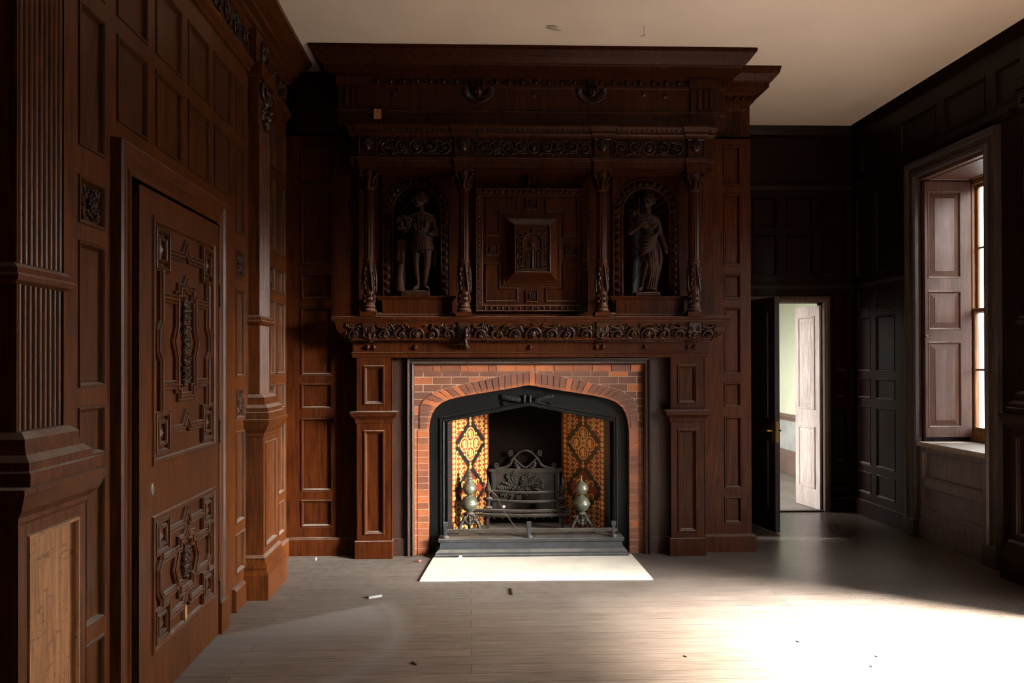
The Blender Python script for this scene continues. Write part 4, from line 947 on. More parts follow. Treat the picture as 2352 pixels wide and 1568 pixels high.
br = Bricks(FB(5.93)); G = .0026
def vo(u):
    u = u if u <= FC else 2*FC-u
    if u <= OUT[3][0]: return ZS if u < OUT[0][0] else OUT[3][1]
    for (a, b), (c, d) in zip(OUT[3:], OUT[4:]):
        if a <= u <= c: return b + (d-b)*(u-a)/(c-a)
    return OUT[-1][1]
def spandrel_brick(a, b, c, d):
    n = 8; us = [a + (b-a)*i/n for i in range(n+1)]; bot = [(u, max(c, vo(u)+.003)) for u in us]; bot = [p for p in bot if p[1] < d-.004]
    if len(bot) > 1: br.brick(bot + [(bot[-1][0], d), (bot[0][0], d)], -.02, 0)
L0, R0 = -.444, 2*FC+.444
ch = .0505
for side in (0, 1):                                          # jambs
    z = 0; k = 0
    while z < ZS-.01:
        z1 = min(z+ch, ZS); cut = L0+.026
        for a, b in ((L0, cut), (cut, JL)):
            p = [(a+G, z+G), (b-G, z+G), (b-G, z1-G), (a+G, z1-G)]
            br.brick(p if not side else mir(p)[::-1], -.06, .004 if b == JL else 0, .45+.4*rb.random() if b == JL else .7+.2*rb.random())
        z = z1; k += 1
z = ZS; k = 0
while z < 1.415:
    z1 = min(z+ch*1.14, 1.417); w_ = .145; x = L0 - (w_*.5 if k % 2 else 0)
    while x < R0:
        a, b = max(L0, x), min(R0, x+w_); x += w_
        if b-a > .02: spandrel_brick(a+G, b-G, z+G, z1-G)
    z = z1; k += 1
x = L0
while x < R0-.02:
    w_ = min(rb.choice((.15, .16, .06, .15)), R0-x); br.brick([(x+G, 1.420), (x+w_-G, 1.420), (x+w_-G, 1.472), (x+G, 1.472)], -.03, .012, .45+.5*rb.random()); x += w_
def along(pts, t):
    n = len(pts)-1; f = t*n; i = min(int(f), n-1); f -= i; return (pts[i][0]+(pts[i+1][0]-pts[i][0])*f, pts[i][1]+(pts[i+1][1]-pts[i][1])*f)
NV = 21; tt = [0]
seglen = [math.dist(IN_[i], IN_[i+1])*.5 + math.dist(OUT[i], OUT[i+1])*.5 for i in range(len(IN_)-1)]; tot = sum(seglen)
def t_at(s):
    acc = 0
    for i, l in enumerate(seglen):
        if acc + l >= s - 1e-9: return (i + (s-acc)/l)/len(seglen)
        acc += l
    return 1
for i in range(NV):
    a, b = t_at(tot*(i+.06)/NV), t_at(tot*(i+.94)/NV); m_ = (a+b)/2
    p = [along(IN_, a), along(IN_, m_), along(IN_, b), along(OUT, b), along(OUT, m_), along(OUT, a)]
    q = [(p[k][0]*.78+p[5-k][0]*.22, p[k][1]*.78+p[5-k][1]*.22) for k in range(3)]
    for s_ in (0, 1):
        t = .1+.3*rb.random() if rb.random() < .88 else .8
        f = (lambda z: z) if not s_ else (lambda z: mir(z)[::-1])
        br.brick(f(q + p[3:]), -.06, .007, t); br.brick(f(p[:3] + q[::-1]), -.08, .002, min(1, .62 + t*.4))
n0 = len(br.f); br.mat = 1                                   # mortar behind the bricks
full_in = [(JL, 0)] + IN_ + mir(IN_)[::-1][1:] + [(2*FC-JL, 0)]
outer = [(L0, 0)] + [(L0 + (FC-L0)*i/(len(IN_)-1), 1.47) for i in range(len(IN_))] + [(FC + (FC-L0)*i/(len(IN_)-1), 1.47) for i in range(1, len(IN_))] + [(R0, 0)]
for i in range(len(full_in)-1): br.quad([(*full_in[i], -.0012), (*full_in[i+1], -.0012), (*outer[i+1], -.0012), (*outer[i], -.0012)])
for i in range(len(full_in)-1): br.quad([(*full_in[i], -.006), (*full_in[i+1], -.006), (*full_in[i+1], -.10), (*full_in[i], -.10)], 0)
br.tone += [.3]*(len(br.f)-n0)
o = build('brick_surround', br, [BRICK, MORTAR]); at_ = o.data.attributes.new('tone', 'FLOAT', 'FACE'); at_.data.foreach_set('value', br.tone)
tag(o, 'red brick fireplace surround with a flattened pointed arch', 'fireplace')
# ------------------------------------------------------------------ cast iron frame
A_ = [(JL-.012, 0), (JL-.012, ZS)] + [(u-(.012 if u < FC-.2 else 0), v+.012) for u, v in IN_[1:]]
A_ = A_ + mir(A_)[::-1][1:]
IX, IZ, IA = .660, 1.022, 1.147
def inner_of(p, i):
    u, v = p; s_ = 1 if u > FC else -1; d = abs(u-FC)
    if v <= ZS+.001: return (FC+s_*IX, v)
    uu = min(IX, d/(FC-JL+.012)*IX*1.06); uu = IX if i in (2, 3, len(A_)-4, len(A_)-3) else uu
    vv = IA + (IZ-IA)*uu/IX
    return (FC+s_*uu, vv if i not in (2, len(A_)-3) else ZS+.5*(IZ-ZS))
fb = MB(FB(5.985)); I_ = [inner_of(p, i) for i, p in enumerate(A_)]
for i in range(len(A_)-1): fb.quad([(*I_[i], 0), (*I_[i+1], 0), (*A_[i+1], 0), (*A_[i], 0)]); fb.quad([(*I_[i], 0), (*I_[i+1], 0), (*I_[i+1], -.05), (*I_[i], -.05)])
ir = build('fireplace_frame', fb, IRON); tag(ir, 'black cast iron arched frame inside the brick surround', 'fireplace frame')
op = [(FC-IX, .14), (FC-IX, IZ), (FC, IA), (FC+IX, IZ), (FC+IX, .14)]
mb = MB(FB(5.985)); mb.path(op, [(.002, -.01), (.002, .010), (.010, .014), (.016, .006), (.026, .006), (.032, .014), (.040, .010), (.046, 0)]); build('frame_moulding', mb, IRON, ir)
Mr = FB(5.975)
def banner(p0, p1, h, sag, seed):
    rn = random.Random(seed); mb = MB(Mr); n = 12; a = onY(*p0, 5.975); b = onY(*p1, 5.975); vs = []; ln = []
    for i in range(n+1):
        t = i/n; u = a.x+(b.x-a.x)*t; v = a.z+(b.z-a.z)*t + sag*math.sin(t*PI)*.4; w = .004+.012*math.sin(t*PI*1.0)+.004
        ln.append((u, v, w)); vs += [(u, v-h, w), (u, v+h, w), (u, v-h, -.002), (u, v+h, -.002)]
    fs = []
    for i in range(n): q = 4*i; fs += [(q, q+4, q+5, q+1), (q+1, q+5, q+7, q+3), (q, q+2, q+6, q+4)]
    mb.add(vs, fs, True); mb.add(vs[:4], [(0, 1, 3, 2)]); mb.add(vs[-4:], [(0, 2, 3, 1)])
    ba = build('ribbon', mb, IRON, ir); mb = MB(Mr)
    for i in range(15):                                      # worn blackletter strokes
        t = (i+.8)/16.5; k = min(n-1, int(t*n)); f = t*n-k; u, v, w = (ln[k][j]+(ln[k+1][j]-ln[k][j])*f for j in range(3))
        hh = h*rn.uniform(.5, .72); lean = rn.uniform(-.003, .003)
        mb.tube([(u-lean, v-hh, w+.001), (u+lean, v+hh, w+.001)], .0016, 4)
        if rn.random() < .45: y = rn.choice((-1, 1))*hh; mb.tube([(u, v+y, w+.001), (u+.009, v+y*.9, w+.001)], .0014, 4)
    build('lettering', mb, IRONG, ba)
banner((1152, 911), (1197, 919), .022, .010, 1); banner((1228, 919), (1272, 909), .022, .010, 2)
for px in (1203.5, 1216.5): mb = MB(Mr); c = onY(px, 915, 5.975); mb.tube([(c.x, c.z-.030, .012), (c.x, c.z+.026, .012)], .014, 10); mb.tube([(c.x, c.z+.0262, .012), (c.x, c.z+.027, .012)], .008, 8); build('ribbon_scroll', mb, IRON, ir)
for px, s_ in ((1158, -1), (1264, 1)): mb = MB(Mr); c = onY(px, 926, 5.975); mb.prism([(c.x-.014, c.z+.014), (c.x+.014, c.z+.014), (c.x+.002*s_, c.z-.020)], 0, .008); build('ribbon_tail', mb, IRON, ir)
# ------------------------------------------------------------------ firebox, tiled cheeks, hearth
CLf, CLb = Vector((-.185, 5.99, 0)), Vector((.150, 6.40, 0)); CRf, CRb = Vector((2*FC+.185, 5.99, 0)), Vector((2*FC-.150, 6.40, 0))
mb = MB(); mb.box((CLb.x-.03, 6.395, .12), (CRb.x+.03, 6.45, 1.35)); mb.quad([(CLf.x, 5.99, 1.295), (CRf.x, 5.99, 1.295), (CRb.x+.02, 6.45, 1.295), (CLb.x-.02, 6.45, 1.295)])
tag(build('fireback', mb, SOOT), 'sooty back wall of the fire opening', 'fireback')
def cheek(f, b, right, label):
    a, e = (b, f) if right else (f, b); d = (e-a); W = d.length; d.normalize()
    M = Matrix(((d.x, 0, d.y, a.x), (d.y, 0, -d.x, a.y), (0, 1, 0, 0), (0, 0, 0, 1)))
    def sof(px):                                             # distance from the front edge seen at photo column px
        lo, hi = 0, W
        dd = (b-f).normalized()
        for _ in range(40):
            m_ = (lo+hi)/2; p = f + dd*m_; c = CM @ Vector((p.x, p.y, -.6)); x = F*c.x/c.z+CX
            if (x < px) != right: lo = m_
            else: hi = m_
        return lo
    fl = (lambda s: W-s) if right else (lambda s: s)
    mb = MB(M); mb.box((0, .12, -.03), (W, 1.30, -.0004), 2); mb.quad([(.002, .12, 0), (W-.002, .12, 0), (W-.002, 1.30, 0), (.002, 1.30, 0)], 0)
    Y_, B_ = 1, 2
    def rib(pts, wd, mt, w=.0012, closed=False): mb.path(pts, [(-wd/2, w), (wd/2, w)], closed, mt, caps=False)
    def disc(u, v, r, mt, w=.0012, n=8, ry=None): mb.quad([(u+r*math.cos(2*PI*k/n), v+(ry or r)*math.sin(2*PI*k/n), w) for k in range(n)], mt)
    s0, s1, s2, s3 = (sof(x) for x in ((1038, 1047, 1112, 1121) if not right else (1388, 1378, 1305, 1296)))
    if right: s1, s2 = s0+.045, W-.07; s3 = s2+.04; 
    def rect(sa, sb, za, zb, mt, w): ua, ub = sorted((fl(sa), fl(sb))); mb.quad([(ua, za, w), (ub, za, w), (ub, zb, w), (ua, zb, w)], mt)
    rect(0, s0, .13, 1.29, B_, .0008)
    for k in range(8): rect(0, s0, .14+.145*k, .1425+.145*k, 0, .001)
    sc_ = (s1+s2)/2; hw = (s2-s1)/2; hh = .187; zc = .828
    for sb, se in ((s0, s1), (s2, s3)):                      # flower borders
        u = fl((sb+se)/2); z = .16
        while z < 1.27:
            for k in range(5): a = 2*PI*k/5+.3; disc(u+.011*math.cos(a), z+.011*math.sin(a), .0085, Y_, n=6)
            disc(u, z, .004, 0, .0016, 6); z += .042
    bw = .040
    zs = [zc-2*hh, zc, zc+2*hh]
    for z in (zc-3*hh, zc-hh, zc+hh):                        # black lattice
        for sx in (-1, 1):
            for sz in (-1, 1): rib([(fl(sc_+sx*.012), z+sz*.014), (fl(sc_+sx*(hw-.006)), z+sz*(hh-.012))], bw, B_, .0011)
        for k in range(5): a = 2*PI*k/5; disc(fl(sc_)+.009*math.cos(a), z+.009*math.sin(a), .008, Y_, .0018, 6)
        disc(fl(sc_), z, .0035, 0, .0022, 6)
    def lion(u, v, R, sx):
        P = lambda x, y: (u+sx*x*R, v+y*R)
        q = [P(-.10, -.55), P(.12, -.45), P(.22, -.1), P(.15, .25), P(.30, .50), P(.12, .72), P(-.18, .62), P(-.32, .40), P(-.20, .28), P(-.22, -.05), P(-.30, -.35)]
        mb.quad([(x, y, .0014) for x, y in q], Y_)
        for pts in ([P(-.15, .22), P(-.45, .30), P(-.55, .48)], [P(-.12, .0), P(-.45, -.02), P(-.58, .12)], [P(-.1, -.45), P(-.38, -.50), P(-.45, -.68)], [P(.08, -.45), P(.22, -.62), P(.05, -.75)], [P(.15, -.42), P(.45, -.45), P(.52, -.1), P(.38, .15), P(.52, .42)]): rib(pts, R*.15, Y_, .0014)
    for zi, z in enumerate(zs):
        if zi >= 1:
            for sx, sz in ((0, 1), (0, -1), (1, 0), (-1, 0)):
                u, v = fl(sc_+sx*hw*.41), z+sz*hh*.41; R = hw*.285; Rv = hh*.285
                rib([(u+R*math.cos(2*PI*k/20), v+Rv*math.sin(2*PI*k/20)) for k in range(20)], .0085, Y_, .0013, True)
                lion(u, v, R*1.02, 1 if sx <= 0 else -1)
            for sx in (-1, 1):
                for sz in (-1, 1):
                    for t in (0, .42, -.42): disc(fl(sc_+sx*hw*(.41+t)), z+sz*hh*(.43-t), .010, Y_, n=6)
            for k in range(4): a = PI/4+k*PI/2; disc(fl(sc_)+.016*math.cos(a), z+.016*math.sin(a), .010, Y_, n=6)
        else:
            for sx in (-1, 1):
                for sz in (-1, 1):
                    for r_ in (.22, .5): rib([(fl(sc_+sx*hw*r_+.02*math.cos(k*.6)), z+sz*hh*.28+.024*math.sin(k*.6)) for k in range(8)], .009, Y_)
                    leafp = [(fl(sc_+sx*.01), z+sz*.015), (fl(sc_+sx*.05), z+sz*.03), (fl(sc_+sx*.055), z+sz*.065), (fl(sc_+sx*.02), z+sz*.05)]; mb.quad([(x, y, .0013) for x, y in leafp], Y_)
    st = .036; n = int((s2-s1)/st)                          # scrolled filling of the side triangles
    for i in range(n+1):
        for j in range(int(1.16/st)):
            s = s1 + (s2-s1)*(i+.5)/(n+1); z = .155 + st*1.12*j
            # distance to the lattice
            zz = min(abs(z-q) for q in zs); inside = abs(s-sc_)/hw + zz/hh
            if inside < 1.24 or z > 1.27: continue
            sg = 1 if i % 2 else -1; sj = 1 if j % 2 else -1
            rib([(fl(s+sg*.0135*math.cos(k*.52-2.2)), z+sj*.0165*math.sin(k*.52-2.2)) for k in range(10)], .0085, Y_); disc(fl(s+sg*.008), z+sj*.010, .0070, Y_, n=6)
            if j % 2: disc(fl(s), z+st*.56, .008, Y_, n=4)
            else: rib([(fl(s-.012), z+st*.56), (fl(s+.012), z+st*.56)], .006, Y_)
    return tag(build('tiled_cheek', mb, [TRED, TYEL, TBLK]), label, 'tiled panel', 'tiled cheeks of the fire opening')
cheek(CLf, CLb, False, 'brightly lit red and buff patterned tile panel at the left of the fire opening')
cheek(CRf, CRb, True, 'shadowed red and buff patterned tile panel at the right of the fire opening')
# moulded kerb with its rail
fe = thing('fender', (FC, 5.9, 0), 'blue-grey iron hearth kerb with a low rail on square posts', 'fender')
kx0, kx1 = -.225, 1.150; KP = [(.055, 0), (.055, .022), (.048, .028), (.048, .042), (.036, .050), (.022, .060), (.014, .085), (.012, .108), (.026, .116), (.028, .138), (.022, .142), (-.07, .142)]
mb = MB(); mb.cornice([(kx1, 6.02), (kx1, 5.865), (kx0, 5.865), (kx0, 6.02)], KP); mb.box((kx0+.02, 5.90, .02), (kx1-.02, 6.40, .1415)); mb.box((CLf.x-.02, 5.96, .02), (CRf.x+.02, 6.40, .141)); build('kerb', mb, [KERB], fe)
mb = MB(); mb.box((CLf.x, 5.93, .140), (CRf.x, 6.39, .1435)); build('hearth_plate', mb, IRONG, fe)
for px in (1023, 1215, 1409):
    c = onY(px, 1220, 5.875); mb = MB(); x = c.x; mb.box((x-.018, 5.857, .228), (x+.018, 5.893, .262)); mb.box((x-.012, 5.863, .15), (x+.012, 5.887, .23)); mb.lathe([(.034, .141), (.030, .150), (.018, .160), (.015, .165)], (x, 5.875, 0), 8); build('post', mb, KERB, fe, .002)
for a, b in ((1028, 1210), (1220, 1418)):
    p, q = onY(a, 1222, 5.875), onY(b, 1222, 5.875); mb = MB(); mb.box((p.x-.015, 5.866, .181), (q.x, 5.884, .209)); build('rail', mb, IRONG, fe, .002)
# hearth stone
mb = MB(); mb.prism([(-.352, 5.215), (1.242, 5.190), (1.235, 5.86), (-.285, 5.86)], .0005, .009); o = build('hearth_slab', mb, SLAB); tag(o, 'pale stone slab set in the floor before the kerb', 'hearth stone')
# ------------------------------------------------------------------ grate and andirons
gr = thing('fire_grate', (.46, 6.2, .142), 'old iron basket grate with curved bars and a scrolled back plate', 'grate')
bx0, bx1 = onY(1128, 1080, 6.36).x, onY(1284, 1080, 6.36).x
M = FB(6.37); mb = MB(M); gz1 = onY(1200, 1079, 6.36).z
mb.box((bx0, .20, 0), (bx1, gz1, .015)); mb.ring((bx0, .20, bx1, gz1), [(0, .015), (.0, .026), (.012, .030), (.035, .026), (.038, .016)], True); mb.box((bx0-.02, gz1-.010, 0), (bx1+.02, gz1+.012, .034)); bp_ = build('back_plate', mb, IRONG, gr)
mb = MB(M); cxg = (bx0+bx1)/2; rn = random.Random(5)
for k in range(60): a = rn.uniform(0, 6.28); r = .15*rn.random()**.6; leaf(mb, (cxg-.05+r*math.cos(a)*1.15, gz1-.13+r*.62*math.sin(a)), .055, a, .018, .012)
build('relief', mb, IRONG, bp_)
mb = MB(M)
for s_ in (-1, 1):
    mb.tube([(cxg+s_*x, gz1+y, .016) for x, y in ((.245, .018), (.215, .016), (.165, .022), (.125, .050), (.105, .095), (.085, .115))], [.010, .013, .015, .014, .012, .010], 6)
    mb.tube(spiral((cxg+s_*.237, gz1+.040), .022, 1.3, -PI/2, s_, 14, .016, .004), .007, 6); mb.tube(spiral((cxg+s_*.125, gz1+.145), .026, 1.3, -PI/2+.6*s_, -s_, 14, .016, .004), .007, 6)
    mb.tube([(cxg+s_*x, gz1+y, .018) for x, y in ((.10, .10), (.06, .065), (.02, .03), (.0, .02))], .009, 6); mb.tube([(cxg+s_*x, gz1+y, .016) for x, y in ((.085, .115), (.05, .150), (.0, .165))], .009, 6); leaf(mb, (cxg+s_*.06, gz1+.015), .07, PI/2-s_*.5, .014, .012)
build('pediment_scroll', mb, IRONG, gr)
def bar(px0, px1, py, y, bow, r, name='bar', nseg=14, sag=0):
    a, b = onY(px0, py, y), onY(px1, py, y); mb = MB(); pts = [(a.x+(b.x-a.x)*t/nseg, y - bow*math.sin(PI*t/nseg), a.z+(b.z-a.z)*t/nseg + sag*math.sin(PI*t/nseg)) for t in range(nseg+1)]
    mb.tube(pts, r, 8); return build(name, mb, IRONG, gr)
bar(1128, 1296, 1128, 6.22, .06, .011); bar(1130, 1294, 1149, 6.21, .06, .012); bar(1086, 1310, 1171, 6.17, .05, .014, 'front_rail'); bar(1086, 1306, 1181, 6.165, .05, .015, 'front_rail')
for px, top in ((1121, 1095), (1292, 1097)):
    c = onY(px, 1180, 6.17); mb = MB(); z0 = c.z-.03; h = onY(px, top, 6.17).z - z0
    mb.lathe([(.024, 0), (.036, .012), (.036, .022), (.020, .032), (.016, .055), (.034, .075), (.036, .085), (.018, .097), (.016, .125), (.034, .150), (.036, .158), (.016, .170), (.014, .195), (.026, .205), (.028, .222), (.022, .250), (.012, .272), (.007, .30), (.003, h)], (c.x, 6.17, z0), 14); build('finial_post', mb, IRONG, gr)
    for y in (6.17, 6.34): mb = MB(); mb.box((c.x-.010, y-.010, .143), (c.x+.010, y+.010, z0+.01)); build('leg', mb, IRONG, gr)
    mb = MB(); mb.tube([(c.x, 6.17, z0+.02), (c.x, 6.36, z0+.02)], .010, 6); mb.tube([(c.x, 6.17, z0+.13), (c.x, 6.36, z0+.13)], .009, 6); build('side_bar', mb, IRONG, gr)
mb = MB()
for k in range(9): x = bx0+.02+(bx1-bx0-.04)*k/8; mb.tube([(x, 6.14, .235), (x, 6.36, .235)], .008, 6)
build('bottom_grid', mb, IRONG, gr)
def andiron(px, y, label, tip):
    c = onY(px, 1150, y); x = c.x; r0 = thing('andiron', (x, y, .142), label, 'andiron', 'bronze ball andirons before the grate')
    zl = onY(px, 1156, y).z; zu = onY(px, 1121, y).z
    mb = MB(); R = .066; prof = [(R*math.sin(PI*k/14), zl-R*math.cos(PI*k/14)) for k in range(1, 14)]; prof[6] = (R*1.045, prof[6][1]); prof.insert(6, (R*1.0, zl-.008)); prof.insert(8, (R*1.0, zl+.008)); mb.lathe(prof, (x, y, 0), 24); mb.lathe([(R*.99, zl-.013), (R*1.08, zl-.009), (R*1.05, zl-.004), (R*1.10, zl), (R*1.05, zl+.004), (R*1.08, zl+.009), (R*.99, zl+.013)], (x, y, 0), 24); build('lower_ball', mb, BRONZE, r0)
    mb = MB(); R = .054; mb.lathe([(R*math.sin(PI*k/14), zu-R*math.cos(PI*k/14)) for k in range(1, 14)], (x, y, 0), 24); mb.lathe([(R*.99, zu-.011), (R*1.08, zu-.007), (R*1.04, zu-.002), (R*1.08, zu+.004), (R*.99, zu+.010)], (x, y, 0), 24); mb.lathe([(.022, zl+.060), (.018, (zl+zu)/2+.006), (.022, zu-.048)], (x, y, 0), 16); build('upper_ball', mb, BRONZE, r0)
    mb = MB(); z = zu+.045
    if tip: mb.lathe([(.040, z-.006), (.036, z+.006), (.026, z+.012), (.024, z+.026), (.030, z+.030), (.028, z+.036), (.018, z+.042), (.017, z+.054), (.023, z+.058), (.020, z+.064), (.012, z+.070), (.011, z+.080), (.015, z+.084), (.010, z+.092), (.003, z+.110)], (x, y, 0), 16)
    else: mb.lathe([(.030, z-.004), (.016, z+.012), (.009, z+.024), (.007, z+.040), (.012, z+.046), (.004, z+.058)], (x, y, 0), 16)
    build('finial', mb, BRONZE, r0)
    mb = MB(); mb.lathe([(.045, zl-.085), (.040, zl-.075), (.024, zl-.068), (.028, zl-.060)], (x, y, 0), 16)
    for s_ in (-1, 1):
        z0 = zl-.080; mb.tube([(x+s_*.018, y-.01, z0), (x+s_*.038, y-.015, z0-.020), (x+s_*.048, y-.02, z0-.050), (x+s_*.070, y-.03, z0-.078), (x+s_*.088, y-.035, .155)], [.011, .013, .014, .013, .014], 7)
        mb.tube([(x+s_*(.052+.018*(1-t/12)*math.cos(.4+t*.55)), y-.02, z0-.030+.018*(1-t/12)*math.sin(.4+t*.55)) for t in range(12)], .006, 5); mb.ell((x+s_*.092, y-.037, .153), (.014, .014, .010), 8, 5)
    mb.tube([(x, y+.01, zl-.08), (x, y+.03, .20), (x, y+.05, .155)], .012, 6)
    mb.M = FB(y-.02); leaf(mb, (x, zl-.155), .075, PI/2, 0, .012)
    for s_ in (-1, 1): leaf(mb, (x+s_*.012, zl-.15), .055, PI/2-s_*.8, 0, .010); mb.tube(spiral((x+s_*.022, zl-.105), .016, 1.2, PI/2, -s_, 10, 0, .004), .005, 5)
    build('scrolled_foot', mb, IRONG, r0)
    mb = MB(); mb.box((x-.010, y+.01, zl-.105), (x+.010, 6.36, zl-.085)); build('log_bar', mb, IRONG, r0)
andiron(1078, 6.03, 'bronze double-ball andiron before the brightly lit left tiles', True)
andiron(1335, 6.03, 'bronze double-ball andiron before the shadowed right tiles', False)
# ------------------------------------------------------------------ litter
a = onY(1127, 1126, 6.13); b = onY(1188, 1214, 6.0); c = Vector((onY(1212, 1236, 5.90).x, 5.90, .150))
mb = MB(); mb.tube([a, a.lerp(b, .18)+Vector((.010, 0, .012)), a.lerp(b, .5)+Vector((-.008, 0, 0)), a.lerp(b, .8)+Vector((-.005, 0, -.006)), b, b.lerp(c, .5)+Vector((.004, 0, .004)), c], [.0035, .0035, .003, .003, .003, .002, .002], 5)
tag(build('twig', mb, wood('dry_twig', (.12, .07, .05), (.25, .16, .12), dust=0)), 'thin dry twig leaning from the grate to the hearth rail', 'twig')
def chunk(name, px, py, size, m, label, cat, plane=2, v=0, seed=1, flat=.6, group=None):
    q = on(px, py, plane, v); rn = random.Random(seed); mb = MB(); 
    if plane == 2: q = Vector((q.x, q.y, v))
    bm = bmesh.new(); bmesh.ops.create_icosphere(bm, subdivisions=2, radius=1)
    for vv in bm.verts: k = rn.uniform(.75, 1.15); vv.co = Vector((vv.co.x*size[0]*k, vv.co.y*size[1]*k, max(-.9, vv.co.z)*size[2]*k))
    lo = min(vv.co.z for vv in bm.verts)
    mb.add([q + vv.co - Vector((0, 0, lo)) for vv in bm.verts], [[x.index for x in f.verts] for f in bm.faces]); bm.free()
    return tag(build(name, mb, m), label, cat, group)
chunk('plaster_crumb', 1157, 1166, (.013, .011, .011), WHITEF, 'white plaster crumb resting on the grate rail', 'crumb', 1, 6.122, 3)
chunk('plaster_crumb', 1050, 1283, (.022, .012, .006), WHITEF, 'larger flat white crumb on the slab against the kerb', 'crumb', 2, .009, 4)
chunk('plaster_crumb', 1057, 1281, (.014, .009, .010), WHITEF, 'greyish middle crumb of three on the slab against the kerb', 'crumb', 2, .009, 5)
chunk('plaster_crumb', 1068, 1278, (.010, .008, .012), WHITEF, 'small upright white crumb, right of the three against the kerb', 'crumb', 2, .009, 6)
chunk('plaster_crumb', 726, 1287, (.005, .008, .014), WHITEF, 'lone white crumb on the boards by the corner skirting', 'crumb', 2, .0, 7)
chunk('plaster_crumb', 889, 1279, (.012, .008, .006), WHITEF, 'white crumb at the foot of the left mantel pier', 'crumb', 2, .0, 8)
chunk('brick_chip', 963, 1291, (.016, .012, .010), plain('brick_chip', (.28, .08, .05), .9), 'red brick chip beside the left corner of the stone slab', 'chip', 2, 0, 9)
def sliver(p0, p1, wd, h, m, label, name='wood_sliver'):
    a, b = on(*p0, 2, 0), on(*p1, 2, 0); d = (b-a); L = d.length; d.normalize(); e = Vector((-d.y, d.x, 0))*wd/2; mb = MB(); vs = []
    for z in (0, h):
        for p, k in ((a, 1), (b, .8)): vs += [p-e*k+Vector((0, 0, z)), p+e*k+Vector((0, 0, z))]
    mb.add(vs, [(0, 1, 3, 2), (4, 6, 7, 5), (0, 4, 5, 1), (2, 3, 7, 6), (0, 2, 6, 4), (1, 5, 7, 3)])
    return tag(build(name, mb, m), label, 'splinter', 'wood splinters on the floor')
GREYS = plain('weathered_splinter', (.15, .15, .15), .8, 0, .3, 30); DARKS = plain('dark_splinter', (.03, .025, .022), .8)
sliver((846, 1374), (877, 1369), .022, .014, GREYS, 'grey flat splinter of wood on the dusty boards left of the slab')
sliver((1174, 1352), (1177, 1366), .010, .006, DARKS, 'short dark splinter on the boards below the slab')
sliver((947, 1521), (957, 1527), .010, .006, DARKS, 'curled brown splinter on the bare boards at the bottom centre')
sliver((1570, 1506), (1577, 1509), .008, .004, DARKS, 'tiny black chip on the bright floor nearest the bottom edge centre')
sliver((1829, 1472), (1836, 1475), .008, .004, DARKS, 'tiny black chip on the sunlit floor, left of the pair')
sliver((2009, 1506), (2016, 1509), .008, .004, DARKS, 'tiny black chip on the sunlit floor, upper of the pair')
sliver((1998, 1529), (2004, 1532), .008, .004, DARKS, 'tiny black chip on the sunlit floor, lower of the pair')
# ------------------------------------------------------------------ carved figures in the niches
PXS = 5.86/F
def figure_tools(Y0):
    def P(x, y, d=0): q = onY(x, y, Y0); return Vector((q.x, Y0 + d*PXS, q.z))
    return P
def body_mesh(name, mb, m, parent, voxel=.0031, it=2):
    o = build(name, mb, m, parent, recalc=False)
    r = o.modifiers.new('one_surface', 'REMESH'); r.mode = 'VOXEL'; r.voxel_size = voxel; r.use_smooth_shade = True
    s = o.modifiers.new('soften', 'SMOOTH'); s.factor = .5; s.iterations = it
    return o
def limb(mb, P, pts, rs):
    for (a, b, ra, rb_) in zip(pts, pts[1:], rs, rs[1:]): mb.cap(P(*a), P(*b), ra*PXS, rb_*PXS, 12)
def fold(mb, P, pts, r): 
    n = len(pts); mb.tube([P(*p) for p in pts], [r*PXS*(.45 + .55*math.sin(PI*(i+.6)/(n+.2))) for i in range(n)], 7)
def smooth_pts(pts, k=5):                                   # Catmull-Rom through the given points
    out = []; n = len(pts)
    for i in range(n-1):
        p0, p1, p2, p3 = (Vector(pts[max(0, min(n-1, j))]) for j in (i-1, i, i+1, i+2))
        for t in range(k): t /= k; out.append(tuple(.5*((2*p1) + (p2-p0)*t + (2*p0-5*p1+4*p2-p3)*t*t + (3*p1-p0-3*p2+p3)*t**3)))
    out.append(tuple(pts[-1])); return out
def ellp(mb, P, c, r, seg=12, rings=8, rot=None): mb.ell(P(*c), (r[0]*PXS, r[1]*PXS, r[2]*PXS), seg, rings, rot)
def hand(mb, P, w, d, side, L=11):                           # palm, four bent fingers, thumb from the side of the palm
    w = Vector(w); d = Vector(d).normalized(); sd = Vector(side).normalized()
    k = w + d*L*.5; limb(mb, P, [tuple(w), tuple(k)], [3.2, 3.8])
    n = d.cross(sd)
    for i, f in enumerate((.85, 1, .95, .75)):
        b = k + sd*(i-1.5)*2.0; m1 = b + d*L*.30*f + n*.6; e = m1 + d*L*.22*f + n*2.2; limb(mb, P, [tuple(b), tuple(m1), tuple(e)], [1.35, 1.2, .95])
    b = w + d*L*.18 - sd*2.6; m1 = b + d*L*.22 - sd*2.6 + n; limb(mb, P, [tuple(b), tuple(m1), tuple(m1 + d*3 + n)], [1.6, 1.3, 1.0])
